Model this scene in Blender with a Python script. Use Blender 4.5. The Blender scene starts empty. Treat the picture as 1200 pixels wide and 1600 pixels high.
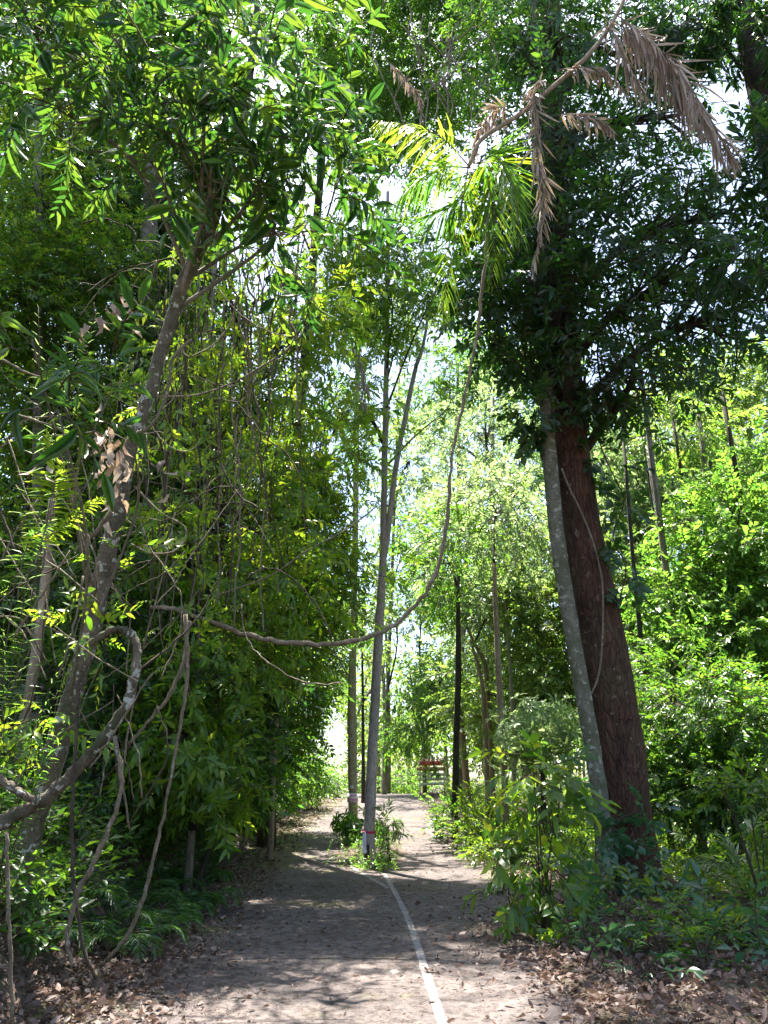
import bpy, math
import numpy as np
from math import radians as R, pi

# ------------------------------------------------------------------ camera, world, sun
SC = bpy.context.scene
F = 1155.0; PITCH = R(20.6); CAMZ = 1.6
cam_d = bpy.data.cameras.new('camera'); cam = bpy.data.objects.new('camera', cam_d)
SC.collection.objects.link(cam); SC.camera = cam
cam.location = (0, 0, CAMZ); cam.rotation_euler = (pi/2 + PITCH, 0, 0)
cam_d.sensor_fit = 'VERTICAL'; cam_d.sensor_height = 36; cam_d.lens = 36*F/1600
cam_d.clip_end = 2000; cam_d.clip_start = 0.05

SUN = np.array((-0.12, 0.34, 1.15)); SUN /= np.linalg.norm(SUN)
w = bpy.data.worlds.new('World'); SC.world = w; w.use_nodes = True
nt = w.node_tree; nt.nodes.clear()
sky = nt.nodes.new('ShaderNodeTexSky'); sky.sky_type = 'NISHITA'; sky.sun_disc = False
sky.sun_elevation = math.asin(SUN[2]); sky.sun_rotation = math.atan2(SUN[0], SUN[1])
sky.air_density = 1.0; sky.dust_density = 2.0; sky.ozone_density = 1.0
bg = nt.nodes.new('ShaderNodeBackground'); bg.inputs[1].default_value = 0.09
wo = nt.nodes.new('ShaderNodeOutputWorld')
nt.links.new(sky.outputs[0], bg.inputs[0]); nt.links.new(bg.outputs[0], wo.inputs[0])

sd = bpy.data.lights.new('sun', 'SUN'); sd.energy = 5.0; sd.angle = R(0.5); sd.color = (1.0, 0.95, 0.86)
sun = bpy.data.objects.new('sun', sd); SC.collection.objects.link(sun)
import mathutils
sun.rotation_euler = mathutils.Vector(SUN).to_track_quat('Z', 'Y').to_euler()
SC.view_settings.view_transform = 'Standard'; SC.view_settings.look = 'None'
SC.view_settings.exposure = 2.48; SC.view_settings.gamma = 1
SC.cycles.max_bounces = 8; SC.cycles.diffuse_bounces = 4; SC.cycles.glossy_bounces = 2
SC.cycles.transmission_bounces = 4; SC.cycles.transparent_max_bounces = 4
SC.cycles.caustics_reflective = False; SC.cycles.caustics_refractive = False
SC.cycles.sample_clamp_indirect = 6

rng = np.random.default_rng(7)
def reseed(s):
    global rng
    rng = np.random.default_rng(s)

# ------------------------------------------------------------------ picture <-> place
cp, sp = math.cos(PITCH), math.sin(PITCH)
def W(px, py, Y):
    u = (px-600)/F; v = (800-py)/F
    d = np.array((u, cp - sp*v, sp + cp*v)); t = Y/d[1]
    return np.array((0, 0, CAMZ)) + d*t
def depth(py, Y):
    v = (800-py)/F
    return Y/(cp - sp*v)
def project(P):
    x = P[:, 0]; y = P[:, 1]; z = P[:, 2]-CAMZ
    zf = np.maximum(y*cp + z*sp, 1e-3); up = -y*sp + z*cp
    return 600 + F*x/zf, 800 - F*up/zf, zf

# ------------------------------------------------------------------ terrain
def nz(x, y, s, seed=0.0):
    return (np.sin(x*s*1.7+seed*3.1+np.sin(y*s*1.3+seed))*0.5 + np.sin(y*s*2.1-seed*1.7+np.sin(x*s*1.9+2*seed))*0.5)
_ry = np.array([-60, 0, 17, 20, 24, 30, 36, 44, 50, 56, 62, 70, 85, 120, 400])
_rz = np.array([0, 0, 0, .06, .22, .52, .82, 1.12, 1.28, 1.34, 1.2, .6, -1.5, -5, -8])
def RZ(y):
    y = np.asarray(y, float); a = 0
    for o in (-2, -1, 0, 1, 2): a = a + np.interp(y+o, _ry, _rz)
    return a/5
def sm(t):
    t = np.clip(t, 0, 1); return t*t*(3-2*t)
def xl(y): return np.interp(y, [0, 6, 9, 13, 20, 30, 60], [-2.6, -2.7, -3.0, -3.4, -3.7, -3.5, -3.3])
def xr(y): return np.interp(y, [0, 5, 8, 11, 14, 18, 21, 25, 30, 60], [1.35, 1.35, 1.55, 2.2, 3.3, 2.8, 2.3, 2.2, 2.3, 2.9])
def G(x, y):
    x = np.asarray(x, float); y = np.asarray(y, float)
    z = RZ(y)
    dl = xl(y)+0.15 - x
    bank = np.interp(y, [0, 10, 20, 30, 40, 50], [1.1, .9, .55, .3, .05, 0.])
    z = z + bank*sm(dl/1.1)*(1+.25*nz(x, y, 1.3, 2)) + 0.22*np.clip(dl-1, 0, 9)*np.interp(y, [0, 22, 34, 44], [1, .6, .1, -.1])
    dr = x - xr(y)
    z = z + np.where(dr > -.1, 0.07*sm((dr+.1)/.5), 0)
    z = z + 0.14*np.exp(-(((x-3.3)/1.3)**2 + ((y-10.9)/1.6)**2)) * sm((dr+.3)/.7)
    z = z - 0.06*np.clip(dr-2.5, 0, 25)
    off = np.clip(np.maximum(dl, dr)/.6, 0, 1)
    z = z + off*(0.05*nz(x, y, 2.2, 1) + 0.02*nz(x, y, 6.1, 4))
    isl = np.exp(-(((x+.35)/.75)**2 + ((y-21)/3.6)**2)**2)
    z = z + 0.06*isl
    return z
def ground(px, py, dz=0.0, lo=3, hi=90):
    ys = np.linspace(lo, hi, 3000); u = (px-600)/F; v = (800-py)/F
    d1 = cp-sp*v; X = u*ys/d1; Z = CAMZ+(sp+cp*v)*ys/d1
    h = Z-(G(X, ys)+dz); i = np.argmax(h < 0)
    if h[i] >= 0: i = len(ys)-1
    return np.array((X[i], ys[i], float(G(X[i], ys[i]))))

# ------------------------------------------------------------------ materials
def newmat(name):
    m = bpy.data.materials.new(name); m.use_nodes = True
    n = m.node_tree; n.nodes.clear()
    out = n.nodes.new('ShaderNodeOutputMaterial')
    return m, n, out
def ramp(n, stops, interp='LINEAR'):
    r = n.nodes.new('ShaderNodeValToRGB'); e = r.color_ramp.elements; r.color_ramp.interpolation = interp
    while len(e) < len(stops): e.new(0.5)
    for k, (p, c) in enumerate(stops): e[k].position = p; e[k].color = (*c[:3], 1)
    return r
def noise(n, scale, detail=4, rough=.6, vec=None):
    t = n.nodes.new('ShaderNodeTexNoise'); t.inputs['Scale'].default_value = scale
    t.inputs['Detail'].default_value = detail; t.inputs['Roughness'].default_value = rough
    if vec is not None: n.links.new(vec, t.inputs['Vector'])
    return t
def mixc(n, fac, a, b):
    m = n.nodes.new('ShaderNodeMix'); m.data_type = 'RGBA'
    for s, v in ((0, fac), (6, a), (7, b)):
        if hasattr(v, 'is_output'): n.links.new(v, m.inputs[s])
        else: m.inputs[s].default_value = v if s == 0 else (*v, 1)
    return m.outputs[2]
def leafmat(name, cols, tcols, trans=.45, rough=.42, spec=.5, blotch=0.0):
    m, n, out = newmat(name); L = n.links
    g = n.nodes.new('ShaderNodeNewGeometry')
    k = len(cols)
    r1 = ramp(n, [(i/(k-1) if k > 1 else 0, c) for i, c in enumerate(cols)])
    r2 = ramp(n, [(i/(k-1) if k > 1 else 0, c) for i, c in enumerate(tcols)])
    L.new(g.outputs['Random Per Island'], r1.inputs[0]); L.new(g.outputs['Random Per Island'], r2.inputs[0])
    p = n.nodes.new('ShaderNodeBsdfPrincipled'); p.inputs['Roughness'].default_value = rough
    p.inputs['Specular IOR Level'].default_value = spec
    tc = n.nodes.new('ShaderNodeTexCoord')
    c1 = r1.outputs[0]
    if blotch:
        nn = noise(n, 9, 3, .6, tc.outputs['Object']); rr = ramp(n, [(.5, (0, 0, 0)), (.68, (blotch,)*3)])
        L.new(nn.outputs[0], rr.inputs[0]); c1 = mixc(n, rr.outputs[0], c1, (.10, .07, .03))
    L.new(c1, p.inputs['Base Color'])
    t = n.nodes.new('ShaderNodeBsdfTranslucent'); L.new(r2.outputs[0], t.inputs['Color'])
    mx = n.nodes.new('ShaderNodeMixShader'); mx.inputs[0].default_value = trans
    L.new(p.outputs[0], mx.inputs[1]); L.new(t.outputs[0], mx.inputs[2]); L.new(mx.outputs[0], out.inputs[0])
    return m
def bark(name, c1, c2, cracks=0, patch=None, pamt=.5, scale=6, stretch=.25, bump=.5, moss=None, pscale=3.0, rough=.85):
    m, n, out = newmat(name); L = n.links
    tc = n.nodes.new('ShaderNodeTexCoord'); mp = n.nodes.new('ShaderNodeMapping')
    mp.inputs['Scale'].default_value = (1, 1, stretch); L.new(tc.outputs['Object'], mp.inputs[0])
    a = noise(n, scale, 6, .65, mp.outputs[0]); b = noise(n, scale*5, 4, .7, mp.outputs[0])
    r = ramp(n, [(.32, c1), (.66, c2)]); L.new(a.outputs[0], r.inputs[0])
    col = r.outputs[0]
    rb = ramp(n, [(.35, (.45, .45, .45)), (.6, (1, 1, 1))]); L.new(b.outputs[0], rb.inputs[0])
    mm = n.nodes.new('ShaderNodeMix'); mm.data_type = 'RGBA'; mm.blend_type = 'MULTIPLY'; mm.inputs[0].default_value = .8
    L.new(col, mm.inputs[6]); L.new(rb.outputs[0], mm.inputs[7]); col = mm.outputs[2]
    if moss:
        q = noise(n, 1.6, 5, .6, tc.outputs['Object']); rq = ramp(n, [(.48, (0, 0, 0)), (.62, (.8, .8, .8))])
        L.new(q.outputs[0], rq.inputs[0]); col = mixc(n, rq.outputs[0], col, moss)
    if patch:
        q = noise(n, pscale, 3, .55, tc.outputs['Object']); e = .62-.2*pamt
        rq = ramp(n, [(e, (0, 0, 0)), (e+.035, (1, 1, 1))]); L.new(q.outputs[0], rq.inputs[0])
        col = mixc(n, rq.outputs[0], col, patch)
    hb = b.outputs[0]
    if cracks:
        wv = noise(n, 3, 3, .6, mp.outputs[0]); sc_ = n.nodes.new('ShaderNodeVectorMath'); sc_.operation = 'MULTIPLY_ADD'
        L.new(wv.outputs['Color'], sc_.inputs[0]); sc_.inputs[1].default_value = (.3, .3, .3); L.new(mp.outputs[0], sc_.inputs[2])
        vo = n.nodes.new('ShaderNodeTexVoronoi'); vo.feature = 'DISTANCE_TO_EDGE'; vo.inputs['Scale'].default_value = cracks; L.new(sc_.outputs[0], vo.inputs['Vector'])
        rc = ramp(n, [(.0, (.55, .5, .48)), (.10, (1, 1, 1))]); L.new(vo.outputs[0], rc.inputs[0])
        m2 = n.nodes.new('ShaderNodeMix'); m2.data_type = 'RGBA'; m2.blend_type = 'MULTIPLY'; m2.inputs[0].default_value = .55
        L.new(col, m2.inputs[6]); L.new(rc.outputs[0], m2.inputs[7]); col = m2.outputs[2]
        a2 = n.nodes.new('ShaderNodeMath'); a2.operation = 'ADD'; L.new(b.outputs[0], a2.inputs[0]); L.new(rc.outputs[0], a2.inputs[1]); hb = a2.outputs[0]
    p = n.nodes.new('ShaderNodeBsdfPrincipled'); p.inputs['Roughness'].default_value = rough
    p.inputs['Specular IOR Level'].default_value = .3
    L.new(col, p.inputs['Base Color'])
    ad = n.nodes.new('ShaderNodeMath'); ad.operation = 'ADD'; L.new(a.outputs[0], ad.inputs[0]); L.new(hb, ad.inputs[1])
    bp = n.nodes.new('ShaderNodeBump'); bp.inputs['Strength'].default_value = min(1, bump*1.5); bp.inputs['Distance'].default_value = .06
    L.new(ad.outputs[0], bp.inputs['Height']); L.new(bp.outputs[0], p.inputs['Normal'])
    L.new(p.outputs[0], out.inputs[0]); return m
def plain(name, col, rough=.7, var=.15, scale=20, metal=0):
    m, n, out = newmat(name); L = n.links
    tc = n.nodes.new('ShaderNodeTexCoord'); a = noise(n, scale, 4, .6, tc.outputs['Object'])
    r = ramp(n, [(.3, tuple(c*(1-var) for c in col)), (.7, tuple(min(1, c*(1+var)) for c in col))])
    L.new(a.outputs[0], r.inputs[0]); p = n.nodes.new('ShaderNodeBsdfPrincipled')
    p.inputs['Roughness'].default_value = rough; L.new(r.outputs[0], p.inputs['Base Color']); L.new(p.outputs[0], out.inputs[0]); return m

M = {}
# leaf colours: reflect, transmit
M['leaf_dark'] = leafmat('leaf_dark', [(.010, .030, .010), (.018, .048, .012), (.014, .04, .016), (.028, .06, .014)],
                         [(.05, .16, .015), (.09, .24, .02), (.04, .15, .025), (.18, .34, .02)], .38, .34)
M['leaf_canopy'] = leafmat('leaf_canopy', [(.02, .055, .015), (.035, .09, .02), (.05, .11, .02), (.03, .07, .02)],
                         [(.09, .27, .02), (.17, .38, .02), (.28, .48, .03), (.08, .27, .03)], .45, .36)
M['leaf_mid'] = leafmat('leaf_mid', [(.025, .07, .013), (.04, .10, .016), (.06, .125, .018), (.085, .13, .02)],
                        [(.12, .32, .02), (.22, .44, .02), (.36, .55, .02), (.45, .52, .03)], .46, .38)
M['leaf_wall'] = leafmat('leaf_wall', [(.035, .09, .015), (.05, .12, .02), (.085, .16, .02), (.12, .17, .02), (.07, .14, .02)],
                        [(.18, .42, .02), (.3, .55, .02), (.44, .62, .03), (.46, .56, .03), (.26, .5, .03)], .48, .36)
M['leaf_big'] = leafmat('leaf_big', [(.018, .05, .018), (.025, .07, .02), (.04, .10, .022), (.07, .13, .02)],
                        [(.05, .17, .02), (.08, .24, .02), (.16, .34, .025), (.28, .44, .03)], .36, .27, .7)
M['leaf_bright'] = leafmat('leaf_bright', [(.05, .14, .02), (.085, .19, .03), (.13, .22, .04), (.035, .10, .018)],
                           [(.16, .42, .04), (.24, .52, .05), (.36, .58, .06), (.10, .30, .03)], .46, .36)
M['leaf_pale'] = leafmat('leaf_pale', [(.09, .14, .06), (.12, .18, .085), (.16, .21, .11), (.06, .11, .04)],
                           [(.26, .44, .13), (.36, .54, .17), (.48, .58, .22), (.16, .32, .08)], .45, .33)
M['leaf_far'] = leafmat('leaf_far', [(.05, .10, .035), (.08, .15, .045), (.12, .18, .05), (.05, .09, .04)],
                        [(.22, .42, .06), (.34, .55, .06), (.46, .6, .08), (.18, .35, .05)], .45, .45)
M['leaf_fern'] = leafmat('leaf_fern', [(.02, .06, .018), (.03, .085, .03), (.045, .10, .02)],
                         [(.08, .24, .03), (.12, .3, .04), (.2, .36, .03)], .36, .4)
M['leaf_yellow'] = leafmat('leaf_yellow', [(.16, .24, .02), (.22, .30, .03)], [(.38, .60, .03), (.55, .68, .05)], .5, .4)
M['leaf_blue'] = leafmat('leaf_blue', [(.02, .06, .035), (.03, .09, .045), (.045, .11, .045)],
                         [(.08, .25, .06), (.12, .32, .08)], .3, .3, .6)
M['dead_frond'] = leafmat('dead_frond', [(.30, .20, .14), (.42, .31, .23), (.16, .10, .07), (.50, .40, .32), (.26, .21, .17)],
                          [(.4, .26, .16), (.5, .36, .25), (.25, .16, .10), (.5, .4, .3), (.3, .24, .18)], .25, .6)
M['litter'] = leafmat('litter', [(.045, .027, .022), (.10, .058, .045), (.15, .09, .07), (.06, .035, .027), (.27, .195, .16), (.14, .065, .038), (.035, .022, .018)],
                      [(.2, .12, .08), (.3, .2, .14)], .12, .6)
M['twigmat'] = bark('twigmat', (.05, .035, .022), (.12, .09, .06), scale=12, bump=.2)
M['bark_red'] = bark('bark_red', (.04, .017, .012), (.15, .070, .044), cracks=15, patch=(.20, .14, .10), pamt=-.12, scale=5, stretch=.22, bump=.9, pscale=9, moss=(.085, .055, .028))
M['bark_pale'] = bark('bark_pale', (.13, .12, .085), (.26, .25, .19), patch=(.34, .34, .28), pamt=.16, scale=9, stretch=.8, bump=.5, pscale=9, moss=(.09, .10, .045))
M['bark_mottled'] = bark('bark_mottled', (.10, .08, .055), (.26, .21, .15), patch=(.46, .46, .40), pamt=.16, scale=9, stretch=.6, bump=.6, pscale=11, moss=(.05, .055, .022))
M['bark_brown'] = bark('bark_brown', (.36, .30, .265), (.60, .52, .47), patch=(.34, .30, .26), pamt=.12, scale=7, stretch=.35, bump=.6, pscale=14)
M['bark_tan'] = bark('bark_tan', (.33, .26, .16), (.54, .45, .32), patch=(.40, .38, .32), pamt=.4, scale=6, stretch=.35, bump=.5, pscale=12)
M['bark_grey'] = bark('bark_grey', (.17, .145, .11), (.34, .30, .25), scale=7, stretch=.3, bump=.6, moss=(.10, .11, .05))
M['bark_dark'] = bark('bark_dark', (.03, .025, .018), (.085, .07, .05), scale=8, stretch=.3, bump=.6)
M['bark_fawn'] = bark('bark_fawn', (.24, .17, .11), (.42, .33, .24), scale=6, stretch=.3, bump=.5)  # pale fawn-brown bark
M['vine'] = bark('vine', (.13, .10, .065), (.27, .215, .15), patch=(.30, .27, .21), pamt=.1, scale=14, stretch=.5, bump=.4, pscale=12)
M['vine_dark'] = bark('vine_dark', (.045, .032, .022), (.11, .08, .055), scale=14, stretch=.5, bump=.4)

# ground
def ground_mat():
    m, n, out = newmat('earth'); L = n.links
    tc = n.nodes.new('ShaderNodeTexCoord'); v = tc.outputs['Object']
    a = noise(n, 1.2, 8, .65, v); b = noise(n, 18, 5, .7, v); c = noise(n, .7, 5, .6, v)
    r = ramp(n, [(.3, (.05, .033, .024)), (.55, (.11, .075, .055)), (.75, (.17, .125, .095))]); L.new(a.outputs[0], r.inputs[0])
    rm = ramp(n, [(.5, (0, 0, 0)), (.66, (1, 1, 1))]); L.new(c.outputs[0], rm.inputs[0])
    col = mixc(n, rm.outputs[0], r.outputs[0], (.075, .085, .025))
    rb = ramp(n, [(.3, (.4, .4, .4)), (.7, (1.2, 1.2, 1.2))]); L.new(b.outputs[0], rb.inputs[0])
    mm = n.nodes.new('ShaderNodeMix'); mm.data_type = 'RGBA'; mm.blend_type = 'MULTIPLY'; mm.inputs[0].default_value = 1
    L.new(col, mm.inputs[6]); L.new(rb.outputs[0], mm.inputs[7])
    p = n.nodes.new('ShaderNodeBsdfPrincipled'); p.inputs['Roughness'].default_value = .95
    L.new(mm.outputs[2], p.inputs['Base Color'])
    bp = n.nodes.new('ShaderNodeBump'); bp.inputs['Strength'].default_value = .8; bp.inputs['Distance'].default_value = .05
    L.new(b.outputs[0], bp.inputs['Height']); L.new(bp.outputs[0], p.inputs['Normal']); L.new(p.outputs[0], out.inputs[0]); return m
def road_mat(line=False):
    m, n, out = newmat('road_line' if line else 'asphalt'); L = n.links
    tc = n.nodes.new('ShaderNodeTexCoord'); v = tc.outputs['Object']
    a = noise(n, .8, 6, .6, v); b = noise(n, 60, 4, .75, v); c = noise(n, .55, 6, .65, v); d = noise(n, 9, 6, .7, v)
    r = ramp(n, [(.3, (.080, .067, .066)), (.55, (.124, .105, .100)), (.75, (.175, .147, .138))]); L.new(a.outputs[0], r.inputs[0])
    # moss on the edges: mask from |x| plus noise
    sx = n.nodes.new('ShaderNodeSeparateXYZ'); L.new(v, sx.inputs[0])
    ab = n.nodes.new('ShaderNodeMath'); ab.operation = 'ABSOLUTE'; L.new(sx.outputs[0], ab.inputs[0])
    mr = n.nodes.new('ShaderNodeMapRange'); mr.inputs[1].default_value = 1.4; mr.inputs[2].default_value = 3.3
    mr.inputs[3].default_value = -.05; mr.inputs[4].default_value = .22; L.new(ab.outputs[0], mr.inputs[0])
    ad = n.nodes.new('ShaderNodeMath'); ad.operation = 'ADD'; L.new(mr.outputs[0], ad.inputs[0]); L.new(c.outputs[0], ad.inputs[1])
    rm = ramp(n, [(.52, (0, 0, 0)), (.68, (.85, .85, .85))]); L.new(ad.outputs[0], rm.inputs[0])
    col = mixc(n, rm.outputs[0], r.outputs[0], (.12, .125, .04))
    rd = ramp(n, [(.38, (.38, .34, .32)), (.50, (.9, .87, .85)), (.66, (1.2, 1.15, 1.12))]); L.new(d.outputs[0], rd.inputs[0])
    rb = ramp(n, [(.35, (.6, .6, .6)), (.65, (1.25, 1.25, 1.25))]); L.new(b.outputs[0], rb.inputs[0])
    for q in (rd, rb):
        mm = n.nodes.new('ShaderNodeMix'); mm.data_type = 'RGBA'; mm.blend_type = 'MULTIPLY'; mm.inputs[0].default_value = 1
        L.new(col, mm.inputs[6]); L.new(q.outputs[0], mm.inputs[7]); col = mm.outputs[2]
    if line:
        e = noise(n, 22, 5, .75, v); re = ramp(n, [(.40, (.1, .1, .1)), (.52, (.95, .95, .95))]); L.new(e.outputs[0], re.inputs[0])
        e2 = noise(n, 90, 4, .7, v); re2 = ramp(n, [(.3, (.19, .175, .17)), (.7, (.34, .32, .31))]); L.new(e2.outputs[0], re2.inputs[0])
        col = mixc(n, re.outputs[0], col, re2.outputs[0])
    p = n.nodes.new('ShaderNodeBsdfPrincipled'); p.inputs['Roughness'].default_value = .9
    p.inputs['Specular IOR Level'].default_value = .3
    L.new(col, p.inputs['Base Color'])
    bp = n.nodes.new('ShaderNodeBump'); bp.inputs['Strength'].default_value = .5; bp.inputs['Distance'].default_value = .01
    L.new(b.outputs[0], bp.inputs['Height']); L.new(bp.outputs[0], p.inputs['Normal']); L.new(p.outputs[0], out.inputs[0]); return m
M['earth'] = ground_mat(); M['road'] = road_mat(); M['line'] = road_mat(True)

# ------------------------------------------------------------------ mesh building
def link(o, root=None):
    SC.collection.objects.link(o)
    if root is not None: o.parent = root
    return o
class MB:
    def __init__(s): s.V = []; s.T = []; s.M = []; s.n = 0
    def add(s, V, T, mi=0):
        V = np.asarray(V, np.float32).reshape(-1, 3); T = np.asarray(T, np.int64).reshape(-1, 3)
        s.V.append(V); s.T.append(T+s.n); s.n += len(V)
        s.M.append(np.broadcast_to(np.asarray(mi, np.int32), (len(T),)))
    def build(s, name, mats, root=None, smooth=False):
        V = np.concatenate(s.V) if s.V else np.zeros((0, 3), np.float32)
        T = np.concatenate(s.T) if s.T else np.zeros((0, 3), np.int64)
        if root is not None and root.type == 'EMPTY': V = V - np.array(root.location, np.float32)
        elif root is not None and root.parent is not None: V = V - np.array(root.parent.location, np.float32)
        me = bpy.data.meshes.new(name)
        me.vertices.add(len(V)); me.vertices.foreach_set('co', V.astype(np.float32).ravel())
        me.loops.add(len(T)*3); me.loops.foreach_set('vertex_index', T.astype(np.int32).ravel())
        me.polygons.add(len(T)); me.polygons.foreach_set('loop_start', (np.arange(len(T))*3).astype(np.int32))
        if not isinstance(mats, (list, tuple)): mats = [mats]
        for m in mats: me.materials.append(m)
        if len(mats) > 1 and len(T): me.polygons.foreach_set('material_index', np.concatenate(s.M).astype(np.int32))
        if smooth and len(T): me.polygons.foreach_set('use_smooth', np.ones(len(T), bool))
        me.update(calc_edges=True)
        return link(bpy.data.objects.new(name, me), root)
def tag(o, label, cat, group=None, kind=None):
    if label: o['label'] = label
    if cat: o['category'] = cat
    if group: o['group'] = group
    if kind: o['kind'] = kind
    return o
def empty(name, loc, label, cat, group=None):
    o = bpy.data.objects.new(name, None); o.location = [float(c) for c in loc]; link(o)
    return tag(o, label, cat, group)

def spline(P, k=6):
    P = np.asarray(P, float); n = len(P)
    if n < 3: return np.array([P[0]+(P[-1]-P[0])*t for t in np.linspace(0, 1, k+1)])
    Q = np.vstack([2*P[0]-P[1], P, 2*P[-1]-P[-2]]); out = []
    for i in range(n-1):
        a, b, c, d = Q[i:i+4]
        for t in np.linspace(0, 1, k, endpoint=False):
            out.append(.5*((2*b)+(-a+c)*t+(2*a-5*b+4*c-d)*t*t+(-a+3*b-3*c+d)*t**3))
    out.append(P[-1]); return np.array(out)
def tube(mb, P, rad, sides=8, mi=0, rough=0.0, cap=True, flute=None):
    P = np.asarray(P, float); n = len(P); rad = np.broadcast_to(np.asarray(rad, float), (n,))
    T = np.gradient(P, axis=0); T /= np.maximum(np.linalg.norm(T, axis=1, keepdims=True), 1e-9)
    ref = np.array((0, 1, 0.)) if abs(T[0][2]) > .7 else np.array((0, 0, 1.))
    N = np.zeros_like(P); u = ref
    for i in range(n):
        u = u - T[i]*np.dot(u, T[i]); l = np.linalg.norm(u)
        if l < 1e-6: u = np.cross(T[i], (1, 0, 0)); l = np.linalg.norm(u)
        u = u/l; N[i] = u
    B = np.cross(T, N); a = np.arange(sides)*2*pi/sides
    rr = rad[:, None]*np.ones((1, sides))
    if rough:
        hh = np.arange(n)[:, None]*.8
        rr = rr*(1+rough*(np.sin(2*a[None]+hh*.5)*.5+np.sin(3*a[None]-hh*.3+1)*.4)+rough*.5*rng.uniform(-1, 1, rr.shape))
    if flute is not None: rr = rr*flute(a[None], np.linspace(0, 1, n)[:, None])
    V = P[:, None]+rr[..., None]*(np.cos(a)[None, :, None]*N[:, None]+np.sin(a)[None, :, None]*B[:, None])
    i = np.arange(n-1)[:, None]*sides; j = np.arange(sides)[None]; k = (j+1) % sides
    A, Bq, C, D = i+j, i+k, i+sides+k, i+sides+j
    Tt = np.concatenate([np.stack([A, Bq, C], -1).reshape(-1, 3), np.stack([A, C, D], -1).reshape(-1, 3)])
    V = V.reshape(-1, 3)
    if cap:
        c = len(V); V = np.vstack([V, P[-1], P[0]])
        e = (n-1)*sides+np.arange(sides); e2 = (n-1)*sides+(np.arange(sides)+1) % sides
        s0 = np.arange(sides); s1 = (s0+1) % sides
        Tt = np.vstack([Tt, np.stack([e, e2, np.full(sides, c)], -1), np.stack([s1, s0, np.full(sides, c+1)], -1)])
    mb.add(V, Tt, mi)

# leaves: along +Y, normal +Z
def leaf0(L, Wd, fold=.25, droop=.25, shape='lance', curl=0.):
    ts = [0, .3, .68, 1.0]
    ws = {'lance': [0, 1, .78, 0], 'ovate': [0, 1, .62, 0], 'obl': [0, .55, 1, 0], 'round': [0, .95, .95, 0]}[shape]
    V = []
    for t, wd in zip(ts, ws):
        y = L*t; z = -droop*L*t*t; V.append((0, y, z))
    for s in (-1, 1):
        for i in (1, 2):
            hw = Wd/2*ws[i]; V.append((s*hw, L*ts[i], -droop*L*ts[i]**2+fold*hw+curl*hw*(1 if i == 2 else -.5)))
    # 0..3 mid, 4,5 left, 6,7 right
    T = [(0, 1, 4), (1, 5, 4), (1, 2, 5), (2, 3, 5), (0, 6, 1), (1, 6, 7), (1, 7, 2), (2, 7, 3)]
    return np.array(V, float), np.array(T)
def leaf2(L, Wd, fold=.25, droop=.25, shape='lance', curl=0.):
    ts = [0, .12, .32, .55, .78, 1.0]
    ws = {'lance': [0, .5, .95, 1, .62, 0], 'obl': [0, .25, .6, 1, .85, 0], 'round': [0, .7, 1, 1, .8, 0], 'ovate': [0, .7, 1, .85, .5, 0]}[shape]
    n = len(ts); V = [(0, L*t, -droop*L*t*t) for t in ts]; T = []
    for s in (-1, 1):
        o = len(V)
        for i in range(1, n-1):
            hw = Wd/2*ws[i]; V.append((s*hw, L*ts[i], -droop*L*ts[i]**2+fold*hw+curl*hw*math.sin(i*2.)))
        T += [(0, 1, o), (n-2, n-1, o+n-3)]
        for i in range(1, n-2): T += [(i, i+1, o+i), (i, o+i, o+i-1)]
    return np.array(V, float), np.array(T)
def leaf1(L, Wd, fold=.2, droop=.15, **k):
    V = [(0, 0, 0), (Wd/2, L*.45, fold*Wd/2), (0, L, -droop*L), (-Wd/2, L*.45, fold*Wd/2)]
    return np.array(V, float), np.array([(0, 1, 2), (0, 2, 3)])
def rotx(a): c, s = math.cos(a), math.sin(a); return np.array([[1, 0, 0], [0, c, -s], [0, s, c]])
def roty(a): c, s = math.cos(a), math.sin(a); return np.array([[c, 0, s], [0, 1, 0], [-s, 0, c]])
def rotz(a): c, s = math.cos(a), math.sin(a); return np.array([[c, -s, 0], [s, c, 0], [0, 0, 1]])
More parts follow.
